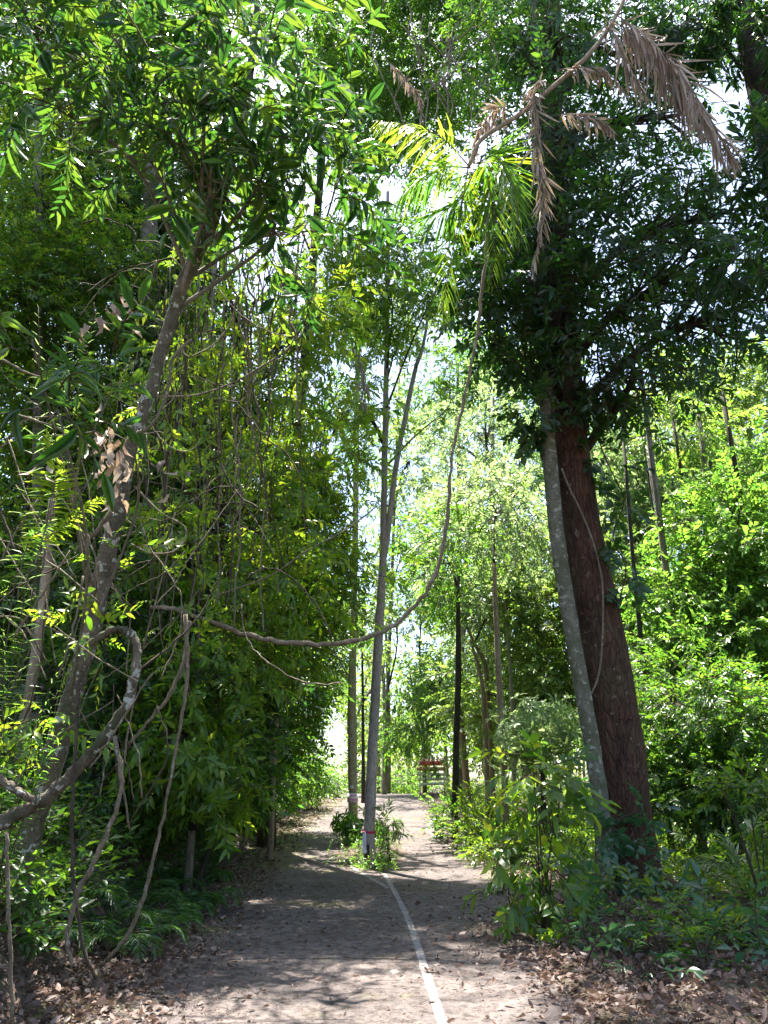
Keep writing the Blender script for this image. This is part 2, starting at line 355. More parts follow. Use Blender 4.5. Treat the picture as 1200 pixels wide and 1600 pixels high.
def twig(kind, n, L, Wd, TL, lod=1, shape='lance', droop=.2, stem=True, spread=55, jit=.42):
    V = []; T = []; Mi = []; c = 0
    def put(v, t, mi):
        nonlocal c
        V.append(v); T.append(t+c); Mi.append(np.full(len(t), mi)); c += len(v)
    lf = {0: leaf0, 1: leaf1, 2: leaf2}[lod]
    bend = rng.uniform(.05, .25)
    pt = lambda t: np.array((0.06*TL*math.sin(3*t), TL*t, -bend*TL*t*t))
    if stem:
        q = MB(); tube(q, [pt(t) for t in (0, .35, .7, 1)], [TL*.016, TL*.013, TL*.010, TL*.005], 3, cap=False)
        put(q.V[0], q.T[0], 1)
    for i in range(n):
        l = L*rng.uniform(1-jit, 1+jit*.6)
        v, t = lf(l, Wd*l/L, fold=rng.uniform(.0, .6), droop=droop*rng.uniform(-.4, 2.4), shape=shape, curl=rng.uniform(-.3, .3))
        if kind == 'alt':
            tt = .15+.85*(i+1)/n; side = 1 if i % 2 else -1; yaw = side*R(spread*rng.uniform(.6, 1.2))*(0.25 if i == n-1 else 1)
            Rm = rotz(-yaw)@rotx(R(rng.uniform(-30, 15)))@roty(R(rng.uniform(-35, 35))); o = pt(tt)
        elif kind == 'whorl':
            o = pt(1-.25*rng.random()); a = 2*pi*i/n+rng.uniform(-.3, .3)
            Rm = rotx(R(90))@rotz(0)  # leaf frame: build radial around the axis
            ax = np.array((math.cos(a), .25+.4*rng.random(), math.sin(a))); ax /= np.linalg.norm(ax)
            nn = np.array((0, 1., 0)); nn = nn-ax*nn.dot(ax); nn /= np.linalg.norm(nn)
            Rm = np.stack([np.cross(ax, nn), ax, nn], 1)@roty(R(rng.uniform(-20, 20)))
        elif kind == 'pin':
            k = i//2; tt = .08+.92*(k+1)/(n//2+1); side = 1 if i % 2 else -1; yaw = side*R(62-18*tt)
            Rm = rotz(-yaw)@rotx(R(rng.uniform(-18, -2)))@roty(R(rng.uniform(-12, 12))); o = pt(tt)
            v = v*(.55+1.6*tt*(1-tt)+.2)
        elif kind == 'hang':
            tt = .1+.9*(i+1)/n; side = 1 if i % 2 else -1
            Rm = rotz(-side*R(rng.uniform(10, 45)))@rotx(R(rng.uniform(-70, -15)))@roty(R(rng.uniform(-60, 60))); o = pt(tt)
        put(v@Rm.T+o, t, 0)
    return np.concatenate(V), np.concatenate(T), np.concatenate(Mi)
reseed(1)
def variants(k, *a, **kw): return [twig(*a, **kw) for _ in range(k)]
TW = {
 'big':   variants(6, 'alt', 8, .26, .075, .50, 2, 'lance', .45),
 'bigw':  variants(4, 'whorl', 7, .24, .075, .22, 0, 'obl', .35),
 'mid':   variants(5, 'alt', 9, .15, .050, .42, 0, 'lance', .3),
 'midw':  variants(4, 'whorl', 8, .17, .05, .18, 0, 'obl', .5),
 'round': variants(4, 'alt', 8, .17, .09, .40, 0, 'round', .2),
 'small': variants(4, 'alt', 11, .10, .042, .36, 1),
 'hang':  variants(4, 'hang', 9, .15, .05, .42, 0, 'lance', .3),
 'pin':   variants(4, 'pin', 18, .11, .028, .50, 1),
 'far':   variants(4, 'alt', 10, .20, .085, .60, 1),
 'farw':  variants(4, 'whorl', 9, .24, .085, .25, 1),
 'tiny':  variants(4, 'alt', 9, .055, .028, .22, 1),
}
def norm(a): return a/np.maximum(np.linalg.norm(a, axis=-1, keepdims=True), 1e-9)
def instance(mb, tws, P, A, S, roll=.6, up=None):
    n = len(P)
    if n == 0: return
    A = norm(A); Z = np.array((0, 0, 1.)) if up is None else up
    U = Z - A*np.sum(A*Z, -1, keepdims=True); U = norm(U+1e-3*rng.normal(size=(n, 3)))
    X = np.cross(A, U); r = rng.normal(0, roll, n)[:, None]
    U2 = U*np.cos(r)+X*np.sin(r); X2 = np.cross(A, U2)
    S = np.broadcast_to(S, (n,)); kk = rng.integers(0, len(tws), n)
    for k, (V, T, Mi) in enumerate(tws):
        ix = np.where(kk == k)[0]
        if not len(ix): continue
        v = (V[None, :, 0:1]*X2[ix][:, None]+V[None, :, 1:2]*A[ix][:, None]+V[None, :, 2:3]*U2[ix][:, None])*S[ix][:, None, None]+P[ix][:, None]
        t = T[None]+(np.arange(len(ix))*len(V))[:, None, None]
        mb.add(v.reshape(-1, 3), t.reshape(-1, 3), np.tile(Mi, len(ix)))

# openings in the canopy: (px, py, rx, ry, chance a sprig there is absent, nearest distance it applies to)
GAPS = [(600, 275, 42, 36, .9, 7), (690, 345, 34, 50, .7, 10), (640, 330, 50, 34, .5, 10),
        (665, 590, 26, 36, .75, 8), (585, 640, 16, 30, .6, 8), (640, 700, 16, 60, .45, 8), (622, 830, 14, 60, .4, 8),
        (700, 520, 50, 20, .5, 10), (522, 1175, 26, 62, 1., 8), (510, 1140, 16, 40, .9, 8), (585, 1130, 14, 60, .5, 26), (622, 1090, 22, 44, .6, 26),
        (640, 985, 40, 30, .5, 26), (600, 1190, 40, 30, .5, 30),
        (1120, 190, 50, 70, .9, 6), (1130, 110, 50, 40, .7, 8), (1000, 590, 40, 20, .5, 12), (985, 680, 60, 35, .65, 30), (1060, 690, 26, 30, .6, 30), (960, 40, 60, 30, .3, 8),
        (560, 240, 20, 40, .4, 8), (545, 60, 20, 60, .3, 8), (20, 800, 20, 40, .4, 8), (1170, 1100, 20, 14, .4, 10), (800, 1180, 14, 14, .3, 10)]
def keep_gaps(P):
    px, py, zf = project(P); k = np.ones(len(P), bool); y = P[:, 1]
    for (cx, cy, rx, ry, pr, dm) in GAPS:
        d = ((px-cx)/rx)**2+((py-cy)/ry)**2
        k &= ~((d < 1+.5*rng.normal(size=len(P))*.5) & (rng.random(len(P)) < pr) & (y > dm))
    return k
# openings above the road through which the sun reaches it: ground ellipses (x, y, rx, ry, chance)
SHAFTS = [(-.4, 6.5, 2.2, 1.05, .92), (.5, 7.7, 1.2, .35, .8), (-1.0, 8.5, 1.2, .4, .85), (.8, 10.3, 1.2, .35, .75), (-.8, 12.6, 1.3, .3, .7), (-2.3, 5.2, 1., .4, .7), (1.2, 16.2, 2.0, 1.2, .95), (-1.2, 17.2, 1.2, .7, .85),
          (0, 31, 3, 3.5, .85), (.5, 41, 3, 5, .8), (-2.4, 26.5, 1.3, 1., .85), (1.7, 21.4, 1.3, .3, .7), (1.4, 23.6, 1.2, .3, .7), (2.6, 9.0, .5, .5, .6), (-.2, 5.0, 2.2, .35, .8), (-1.6, 14, 1.9, 4.5, .9, 9.5), (-3.2, 5.2, 2.0, 1.6, .8, 5.8), (-4.5, 9, 2.5, 2.5, .6, 9), (-1.5, 24, 2, 6, .7, 11), (5, 24, 4, 9, .6, 11), (8, 16, 3, 4, .7, 10)]
def keep_sun(P):
    t = (P[:, 2]-RZ(P[:, 1]-.3*P[:, 2]))/SUN[2]; gx = P[:, 0]-SUN[0]*t; gy = P[:, 1]-SUN[1]*t
    k = np.ones(len(P), bool)
    for (cx, cy, rx, ry, pr, *zm) in SHAFTS:
        d = ((gx-cx)/rx)**2+((gy-cy)/ry)**2
        k &= ~((d < 1) & (rng.random(len(P)) < pr) & (P[:, 2] > (zm[0] if zm else 0)))
    return k | (P[:, 2] < 2.2)

def blob(px, py, Y, rx, ry, rd, n):
    c = W(px, py, Y); t = depth(py, Y)/F
    return (c, np.array((rx*t, rd, ry*t)), n)
def fill(blobs, clump=22, csize=.33, droop=.25, out=.8):
    """sprig positions and directions, gathered in clumps"""
    Ps, As, Cs = [], [], []
    for c, r, n in blobs:
        k = max(3, int(n/clump)); q = norm(rng.normal(size=(k, 3)))*(rng.random((k, 1))**(1/2.3)); cc = c+q*r
        i = rng.integers(0, k, n); sg = csize*min(r.mean(), 2.2)*rng.uniform(.6, 1.3, k)[i][:, None]
        off = rng.normal(size=(n, 3))*sg*np.array((1, 1, .55))
        P = cc[i]+off; A = norm(P-c)*out+norm(off)*.7+rng.normal(size=(n, 3))*.45+np.array((0, 0, -droop))
        Ps.append(P); As.append(A); Cs.append((c, cc))
    return np.concatenate(Ps), np.concatenate(As), Cs

def crown(root, blobs, kind, mat, scale=1., clump=22, csize=.33, droop=.25, trunk=None, limb_r=.07, limbmat=None, gaps=True, dens=1., name='crown', sun=True, zmin=.0, roll=.6, twigs=True):
    P, A, Cs = fill(blobs, clump, csize, droop)
    k = (P[:, 2] > G(P[:, 0], P[:, 1])+zmin+.05) & (rng.random(len(P)) < dens)
    if gaps: k &= keep_gaps(P)
    if sun: k &= keep_sun(P)
    P, A = P[k], A[k]
    mb = MB(); instance(mb, TW[kind] if isinstance(kind, str) else kind, P, A, scale*rng.uniform(.75, 1.25, len(P)), roll)
    o = mb.build(name, [M[mat] if isinstance(mat, str) else mat, M['twigmat']], root)
    if trunk is not None:
        lb = MB(); TP = trunk
        for c, cc in Cs:
            z0 = c[2]-1.2-.35*np.linalg.norm((TP-c)[:, :2], axis=1).min()
            j = np.argmin(np.abs(TP[:, 2]-z0)); a = TP[j]; m = (a+c)/2+np.array((0, 0, .25))+rng.normal(size=3)*.2
            pts = spline([a, m, c], 5); d = np.linalg.norm(c-a)
            tube(lb, pts, np.linspace(limb_r, limb_r*.4, len(pts)), 6, rough=.1)
            if twigs:
                for q in cc[:26]:
                    s = pts[rng.integers(len(pts)//2, len(pts))]; mm = (s+q)/2+rng.normal(size=3)*.12
                    pp = spline([s, mm, q], 3); tube(lb, pp, np.linspace(limb_r*.32, limb_r*.1, len(pp)), 4)
        lb.build('branches', limbmat or M['bark_dark'], root, True)
    return o
def px_path(pts, Y, k=5, jitter=0.):
    """pts: (px, py, width_px[, Y])"""
    P, Rd = [], []
    for q in pts:
        yy = q[3] if len(q) > 3 else Y
        P.append(W(q[0], q[1], yy)); Rd.append(q[2]/2*depth(q[1], yy)/F)
    P = np.array(P); S = spline(P, k); r = np.interp(np.linspace(0, len(P)-1, len(S)), np.arange(len(P)), Rd)
    if jitter: S[1:-1] += rng.normal(size=S[1:-1].shape)*jitter*.4
    return S, r
def trunk_tree(name, pts, Y, mat, label, cat='tree', group=None, sides=14, rough=.06, jitter=.012, flare=1.5, root_z=True, k=5, partname='trunk'):
    S, r = px_path(pts, Y, k, jitter)
    if root_z:
        g = float(G(S[0][0], S[0][1]))-.15
        if S[0][2] > g+.02:
            ext = np.array((S[0][0]*1.0, S[0][1], g)); S = np.vstack([ext, S]); r = np.concatenate([[r[0]], r])
    n = len(S); h = S[:, 2]-S[0][2]
    r = r*(1+(flare-1)*np.exp(-h/.35))
    root = empty(name, (S[0][0], S[0][1], float(G(S[0][0], S[0][1]))), label, cat, group)
    mb = MB(); tube(mb, S, r, sides, rough=rough)
    mb.build(partname, M[mat], root, True)
    return root, S

# ------------------------------------------------------------------ the setting
reseed(11)
def lines(segs):
    o = []
    for a, b, s in segs: o += list(np.arange(a, b, s))
    return np.array(o+[segs[-1][1]])
def sheet(name, xs, ys, zf, mat):
    X, Y = np.meshgrid(xs, ys); Z = zf(X, Y); V = np.stack([X, Y, Z], -1).reshape(-1, 3)
    nx, ny = len(xs), len(ys); i = (np.arange(ny-1)[:, None]*nx+np.arange(nx-1)[None]).ravel()
    T = np.concatenate([np.stack([i, i+1, i+nx+1], -1), np.stack([i, i+nx+1, i+nx], -1)])
    mb = MB(); mb.add(V, T); return mb.build(name, mat, None, True)
gx = lines([(-400, -60, 40), (-60, -10, 2), (-10, -5, .4), (-5, 6, .12), (6, 12, .4), (12, 60, 2), (60, 400, 40)])
gy = lines([(-60, 2, 3), (2, 16, .12), (16, 34, .3), (34, 70, 1), (70, 140, 5), (140, 900, 60)])
sheet('ground', gx, gy, G, M['earth'])['kind'] = 'structure'
# road: a ribbon between its two edges
ry = lines([(-20, 4, 1), (4, 30, .25), (30, 72, .7)]); mb = MB(); V = []; K = 25
for y in ry:
    a = xl(y)-.05+.07*nz(y, y*.7, 1.7, 3); b = xr(y)+.05+.08*nz(y, y*.4, 2.1, 5)
    if y > 17: b = b+.0
    for k in range(K):
        x = a+(b-a)*k/(K-1); V.append((x, y, 0))
V = np.array(V); isl = np.exp(-(((V[:, 0]+.35)/.75)**2+((V[:, 1]-21)/3.6)**2)**2)
V[:, 2] = RZ(V[:, 1])+.016+.004*nz(V[:, 0], V[:, 1], 2.0, 2)-.05*(isl > .25)
i = (np.arange(len(ry)-1)[:, None]*K+np.arange(K-1)[None]).ravel()
mb.add(V, np.concatenate([np.stack([i, i+1, i+K+1], -1), np.stack([i, i+K+1, i+K], -1)]))
mb.build('road', M['road'], None, True)['kind'] = 'structure'
def marking(name, pix, wd):
    P = np.array([ground(*p) for p in pix]); S = spline(P, 8); T = np.gradient(S, axis=0); T[:, 2] = 0; T = norm(T)
    N = np.stack([T[:, 1], -T[:, 0], 0*T[:, 0]], 1); ww = wd/2*(1+.12*rng.uniform(-1, 1, (len(S), 1)))
    A = S+N*ww; B = S-N*ww; V = np.stack([A, B], 1).reshape(-1, 3)
    V[:, 2] = RZ(V[:, 1])+.016+.004*nz(V[:, 0], V[:, 1], 2.0, 2)+.005
    i = np.arange(len(S)-1)*2; mb = MB(); mb.add(V, np.concatenate([np.stack([i, i+1, i+3], -1), np.stack([i, i+3, i+2], -1)]))
    mb.build(name, M['line'], None)['kind'] = 'structure'
marking('road_line', [(704, 1640), (690, 1600), (672, 1545), (655, 1490), (640, 1445), (625, 1412), (611, 1386), (600, 1367)], .08)
marking('road_line', [(606, 1390), (590, 1380), (566, 1366), (546, 1352), (537, 1338), (533, 1318)], .09)
marking('road_line', [(668, 1298), (686, 1314), (712, 1331), (760, 1352), (815, 1373), (868, 1393)], .08)

# ------------------------------------------------------------------ trees, right side
reseed(21)
def flute(a, t): return 1+np.exp(-t*11)*(.14+.18*np.cos(3*a+.6)+.10*np.cos(5*a+2))
S, r = px_path([(992, 1440, 118), (986, 1405, 108), (978, 1330, 92), (971, 1250, 84), (962, 1142, 80), (940, 1000, 72), (912, 850, 62), (893, 700, 54), (884, 580, 50),
                (874, 460, 44), (866, 330, 38), (862, 200, 34), (860, 60, 30), (858, -100, 24)], 12.5, 5, .01)
big = empty('broadleaf_tree', (S[0][0], 12.5, float(G(S[0][0], 12.5))), 'thick tree with red-brown bark beside the road, wrapped low by a leafy climber', 'tree')
mb = MB(); tube(mb, S, r, 28, rough=.035, flute=flute); mb.build('trunk', M['bark_red'], big, True)
TB = S
mb = MB()
b0 = W(985, 1400, 12.3)
for (dx, dy, ln) in ((-.75, -.5, 1.25), (.05, -1.0, 1.6), (.95, -.35, 1.1), (-.35, -1.0, .9)):
    d = np.array((dx, dy, 0)); d /= np.linalg.norm(d)
    pts = []
    for t, hh in ((0, .30), (.3, .12), (.6, .03), (1., -.06)):
        q = np.array((b0[0], 12.45, 0))+d*(.35+ln*t); q[2] = float(G(q[0], q[1]))+hh; pts.append(q)
    sp_ = spline(pts, 4); tube(mb, sp_, np.linspace(.16, .04, len(sp_)), 8, rough=.12)
mb.build('root', M['bark_red'], big, True)
crown(big, [blob(830, 500, 12, 80, 80, 1.6, 260), blob(930, 430, 12.5, 120, 120, 2, 330), blob(1040, 440, 12, 120, 120, 2, 330),
            blob(1150, 480, 12, 100, 110, 2, 280), blob(1140, 330, 12, 110, 100, 2, 280), blob(985, 300, 13, 130, 110, 2, 340),
            blob(1060, 180, 13, 100, 100, 2, 240), blob(880, 230, 14, 110, 120, 2, 300), blob(980, 90, 14, 130, 90, 2, 300),
            blob(820, 90, 14, 100, 90, 2, 260), blob(1000, 580, 11.5, 90, 50, 1.2, 170), blob(930, 610, 12.2, 40, 70, .8, 110), blob(1130, 60, 13, 80, 80, 2, 220),
            blob(820, 330, 13, 50, 90, 1.5, 260), blob(860, 60, 10.8, 60, 80, .6, 170), blob(868, 210, 10.9, 50, 80, .6, 170), blob(866, 350, 11, 45, 80, .6, 170), blob(862, 480, 11.2, 50, 50, .5, 110)],
      'mid', 'leaf_dark', 1.2, 9, .42, .3, TB, .11, M['bark_dark'], dens=.76)
crown(big, [blob(930, -160, 14, 240, 160, 3.5, 1200), blob(1150, -120, 13, 160, 140, 3, 600), blob(760, -120, 15, 160, 130, 3, 700)],
      'mid', 'leaf_dark', 1.4, 20, .33, .25, name='upper_crown', dens=.5)  # unseen foliage above the frame, added to shade the crown below

S, r = px_path([(947, 1410, 30), (945, 1330, 27), (941, 1270, 26), (921, 1142, 25), (896, 1000, 25), (872, 850, 24), (858, 700, 22), (851, 560, 21), (847, 480, 20), (840, 300, 17), (836, 100, 14), (834, -60, 10)], 12.0, 5, .008)
S[:, 1] -= np.linspace(0, 0, len(S))
slim = empty('slim_tree', (S[0][0], 12.0, float(G(S[0][0], 12.0))), 'slim tree with pale mottled bark leaning against the thick red-brown trunk', 'tree')
mb = MB(); tube(mb, S, r, 16, rough=.03); mb.build('trunk', M['bark_pale'], slim, True)
crown(slim, [blob(800, 560, 11.5, 55, 45, .8, 60), blob(835, 640, 11.6, 22, 60, .4, 34), blob(760, 480, 11.5, 60, 40, 1, 80), blob(780, 400, 12, 60, 60, 1, 120)], 'round', 'leaf_dark', 1.0, 14, .3, .35, S, .03)
crown(slim, [blob(840, 30, 12, 120, 70, 2, 300)], 'mid', 'leaf_canopy', 1., name='upper_crown')

# climber leaves on the thick trunk
def sprays(name, label, cat, spots, kind, mat, scale, group=None, nlv=6, spread=.14, stems=True, stem_mat='vine_dark'):
    base = np.array(spots[0]); root = empty(name, base, label, cat, group)
    P = []; A = []
    for s in spots:
        s = np.array(s)
        for _ in range(nlv): P.append(s+rng.normal(size=3)*spread); A.append(rng.normal(size=3)*.6+np.array((0, -.5, -.15)))
    mb = MB(); instance(mb, TW[kind], np.array(P), np.array(A), scale*rng.uniform(.8, 1.2, len(P)), .5)
    mb.build('leaves', [M[mat], M['twigmat']], root)
    if stems:
        st = MB(); pp = spline(np.array(spots), 4); tube(st, pp, .012, 5); st.build('stem', M[stem_mat], root, True)
    return root
sprays('climbing_plant', 'dark round-leaved climber hanging off the thick trunk halfway up', 'climbing plant',
       [W(925, 640, 12.1), W(940, 700, 12.1), W(962, 750, 12.1), W(975, 785, 12.1), W(958, 840, 12.1), W(978, 885, 12.1), W(968, 940, 12.1)], 'round', 'leaf_dark', 1.15, nlv=5, spread=.2)
sprays('climbing_plant', 'blue-green leafy climber covering the foot of the thick trunk', 'climbing plant',
       [W(985, 1420, 11.6), W(975, 1380, 11.6), W(965, 1335, 11.6), W(990, 1300, 11.7), W(1000, 1270, 11.8), W(955, 1290, 11.6), W(1005, 1330, 11.7), W(985, 1345, 11.5)], 'round', 'leaf_blue', .72, nlv=7, spread=.17)
mb = MB(); S2, r2 = px_path([(876, 735, 3), (888, 765, 3), (905, 800, 3), (925, 850, 3), (938, 905, 3), (940, 960, 3), (938, 1020, 3), (932, 1060, 3), (922, 1085, 3)], 12.0)
S2[:, 1] -= .08
tube(mb, S2, .017, 6); tag(mb.build('thin_vine', M['vine'], None, True), 'thin pale vine curving down the front of the thick red-brown trunk', 'vine')

# trunk at the upper right corner
S, r = px_path([(1290, 700, 56), (1250, 450, 50), (1212, 250, 44), (1186, 120, 40), (1162, 20, 38), (1130, -120, 34)], 10.5, 5, .01)
gz = float(G(7.8, 10.5)); S = np.vstack([[(S[0][0]+.35, 10.5, gz-.1)], S]); r = np.concatenate([[r[0]*1.2], r])
t2 = empty('dark_tree', S[0], 'dark trunk crossing the top right corner of the view', 'tree')
mb = MB(); tube(mb, S, r, 16, rough=.04); mb.build('trunk', M['bark_dark'], t2, True)
crown(t2, [blob(1180, 60, 10, 60, 80, 1.2, 120), blob(1080, 30, 10, 70, 60, 1.2, 140), blob(1190, 270, 10, 36, 60, 1, 60), blob(1180, 410, 9, 40, 50, .8, 70)], 'big', 'leaf_dark', .9, 14, .3, .3, S, .04)

# ------------------------------------------------------------------ trees on the islet in the road
reseed(31)
front, SF = trunk_tree('islet_tree', [(578, 1352, 19), (577, 1300, 18), (581, 1200, 16.5), (587, 1080, 15.5), (592, 980, 14.5), (598, 880, 12), (600, 780, 10), (602, 680, 9.5), (604, 560, 8), (606, 440, 6.5), (606, 300, 5)],
                      17.6, 'bark_brown', 'forked speckled grey-brown tree in the middle of the road, red ribbon near its foot', flare=1.15, k=6)
mb = MB(); S2, r2 = px_path([(597, 885, 11), (606, 830, 10), (613, 770, 9), (622, 710, 8.5), (636, 640, 8), (648, 580, 7), (661, 540, 5.5), (672, 480, 4), (690, 430, 2.5)], 17.6, 5, .01); tube(mb, S2, r2, 10, rough=.05)
mb.build('stem', M['bark_brown'], front, True)
mb = MB(); S3, r3 = px_path([(598, 692, 7), (588, 668, 6), (572, 645, 5), (552, 632, 4), (530, 626, 3)], 17.6); tube(mb, S3, r3, 7); mb.build('branch', M['bark_dark'], front, True)
crown(front, [blob(650, 500, 17, 60, 50, 1.2, 110), blob(630, 380, 16, 60, 50, 1.2, 120), blob(600, 330, 16, 90, 60, 1.6, 200), blob(690, 440, 15, 60, 50, 1.3, 130), blob(600, 440, 16, 60, 60, 1.3, 170), blob(700, 640, 17.5, 30, 20, .8, 20)], 'mid', 'leaf_mid', 1.1, 14, .33, .25, SF, .03)
rear, SR = trunk_tree('islet_tree', [(552, 1300, 16), (551, 1230, 14.5), (550, 1080, 12.5), (553, 960, 11), (555, 850, 9.5), (556, 740, 9), (558, 620, 8), (562, 480, 7), (565, 380, 5)],
                      24, 'bark_tan', 'straight tan tree in the middle of the road, with the pink notice on it', flare=1.15, k=6)
crown(rear, [blob(545, 480, 22, 50, 90, 1.8, 260), blob(530, 620, 22, 40, 60, 1.8, 180), blob(560, 700, 23, 26, 40, 1.2, 60)], 'pin', 'leaf_bright', 1.2, 16, .33, .3, SR, .04)

# ------------------------------------------------------------------ trees left
reseed(41)
left, SL = trunk_tree('leaning_tree', [(15, 1440, 40), (38, 1330, 35), (72, 1220, 34), (103, 1120, 32), (135, 1010, 30), (160, 900, 28), (185, 800, 25), (205, 700, 22), (235, 610, 20), (262, 520, 20), (288, 440, 22), (320, 370, 22), (350, 290, 19), (375, 200, 14), (395, 80, 11), (405, -40, 8)],
                      7.5, 'bark_mottled', 'leaning tree with white lichen patches on its bark, on the left bank', flare=1.2, rough=.06, jitter=.02)
crown(left, [blob(330, 130, 6.5, 150, 90, 1.3, 80), blob(180, 60, 6.5, 150, 70, 1.3, 70), blob(60, 60, 6.5, 90, 80, 1, 40), blob(220, 230, 7, 120, 60, 1.1, 50), blob(440, 210, 7, 100, 80, 1.1, 62), blob(330, 260, 6.8, 100, 60, 1, 50),
             blob(430, 350, 7.5, 100, 70, 1, 60), blob(510, 360, 8.5, 70, 60, 1, 44), blob(90, 170, 6.5, 90, 90, 1, 36), blob(330, 20, 7, 130, 60, 1, 50)],
      TW['big']+TW['big']+TW['mid'], 'leaf_big', 1.25, 3, .5, .3, SL, .03, M['bark_grey'])
# big-leaved sprays low on the left
crown(left, [blob(50, 530, 5.5, 70, 30, .6, 7), blob(90, 640, 5.2, 70, 30, .6, 6), blob(170, 620, 6, 50, 40, .6, 5), blob(210, 700, 6.4, 50, 30, .5, 5)], 'big', 'leaf_big', .95, 5, .33, .3, SL, .018, M['bark_grey'], name='low_sprays')
crown(left, [blob(330, 400, 7, 40, 40, .4, 26), blob(285, 500, 6.9, 34, 40, .35, 18), blob(240, 640, 6.9, 34, 50, .35, 16), blob(180, 880, 6.9, 40, 50, .35, 18), blob(120, 1000, 6.8, 60, 50, .35, 24), blob(90, 1110, 6.8, 50, 50, .35, 20)], TW['mid']+TW['small'], 'leaf_wall', .8, 6, .45, .3, None, name='climber_leaves')
# dead leaves caught on the leaning trunk
mb = MB(); dl = [leaf0(.16, .07, .5, .5, 'lance', .6)+(np.zeros(8, int),), leaf0(.13, .07, .3, .8, 'ovate', -.5)+(np.zeros(8, int),)]
P = []
for (a, b, n_) in ((190, 480, 10), (165, 690, 26), (190, 730, 14), (145, 510, 6), (270, 735, 5), (70, 720, 3), (175, 760, 8)):
    for _ in range(n_): P.append(W(a+rng.normal()*12, b+rng.normal()*20, 6.6+rng.normal()*.15))
P = np.array(P); instance(mb, dl, P, rng.normal(size=(len(P), 3))*.5+np.array((0, 0, -1)), 1.0, 1.5)
o = empty('dead_leaf_cluster', P.mean(0), 'pinkish brown dead leaves caught on twigs beside the leaning tree', 'dead leaves'); mb.build('leaves', [M['dead_frond']], o)

def tree(name, label, base, tp, Y, w0, mat, blobs, kind, lmat, sc=1., clump=20, group=None, mids=(), **kw):
    pts = [(base[0], base[1], w0)]+[(a, b, w0*c) for a, b, c in mids]+[(tp[0], tp[1], w0*.45)]
    rt, S = trunk_tree(name, pts, Y, mat, label, group=group, sides=9)
    crown(rt, blobs, kind, lmat, sc, clump, .33, kw.get('droop', .25), S, kw.get('limb', .05)); return rt, S
reseed(43)
tree('dense_tree', 'dense dark tree filling the depth behind the hanging vines', (330, 1250), (350, 500), 19, 16, 'bark_dark',
     [blob(330, 480, 19, 110, 120, 2, 620), blob(400, 650, 19, 110, 110, 2, 640), blob(300, 700, 19, 110, 120, 2, 560), blob(390, 860, 19, 110, 120, 2, 620), blob(270, 900, 18, 90, 120, 2, 480), blob(330, 1060, 18, 110, 100, 2, 560), blob(240, 1120, 17, 110, 80, 1.6, 380), blob(450, 430, 20, 70, 100, 2, 340)], 'mid', 'leaf_dark', 1.9, 10, limb=.08)
tree('dense_tree', 'dense dark tree shading the far left behind the leaning trunk', (90, 1230), (110, 500), 21, 16, 'bark_dark',
     [blob(90, 560, 21, 120, 100, 2, 420), blob(150, 720, 21, 110, 110, 2, 480), blob(50, 800, 21, 100, 110, 2, 380), blob(150, 940, 20, 120, 110, 2, 460), blob(60, 1060, 19, 110, 100, 2, 380), blob(120, 350, 22, 120, 110, 2, 380)], 'mid', 'leaf_dark', 2.1, 10, limb=.08)
tree('curtain_tree', 'tall tree behind the leaning tree, draped in hanging vines and drooping leaves', (300, 1300), (345, 150), 12.5, 11, 'bark_grey',
     [blob(360, 470, 11, 80, 90, 1.3, 180), blob(420, 620, 12, 70, 100, 1.3, 200), blob(390, 790, 12, 70, 90, 1.2, 160), blob(450, 880, 12.5, 60, 80, 1.1, 150),
      blob(400, 970, 12, 50, 60, 1.0, 120), blob(300, 600, 12.5, 70, 110, 1.2, 220), blob(300, 850, 12.5, 60, 110, 1.2, 180), blob(340, 1060, 12, 60, 70, .8, 160), blob(270, 1150, 11.5, 80, 80, .8, 200), blob(330, 1230, 12, 50, 50, .7, 110), blob(470, 500, 12, 60, 90, 1.3, 260)], TW['mid']+TW['midw']+TW['hang'], 'leaf_wall', 1.1, 9, droop=.5)
cl = empty('leafy_creeper', W(340, 700, 9.6), 'leafy green creeper woven through the hanging vines', 'creeper')
crown(cl, [blob(300, 560, 9.6, 50, 90, .5, 70), blob(370, 640, 9.8, 50, 100, .5, 80), blob(310, 780, 9.8, 50, 110, .5, 80), blob(400, 820, 10, 50, 90, .5, 70), blob(430, 560, 10, 50, 80, .5, 60), blob(340, 960, 9.8, 50, 70, .5, 50), blob(440, 440, 10, 60, 50, .5, 50)], TW['small']+TW['midw'], 'leaf_wall', .85, 7, .5, .6, None, name='leaves')
tree('feathery_tree', 'tree with bright feathery leaves hanging over the road from the left', (425, 1270), (470, 300), 19, 8, 'bark_fawn',
     [blob(480, 560, 16, 70, 90, 1.8, 520), blob(500, 700, 16.5, 55, 90, 1.6, 460), blob(470, 820, 16.5, 60, 80, 1.6, 400), blob(500, 930, 17, 50, 70, 1.5, 330),
      blob(440, 720, 17, 60, 120, 1.8, 430), blob(520, 450, 16, 60, 70, 1.8, 330), blob(450, 1000, 17, 60, 70, 1.4, 300), blob(545, 640, 17, 30, 50, 1.2, 120)], TW['midw']+TW['mid']+TW['pin'], 'leaf_wall', 1.3, 12)
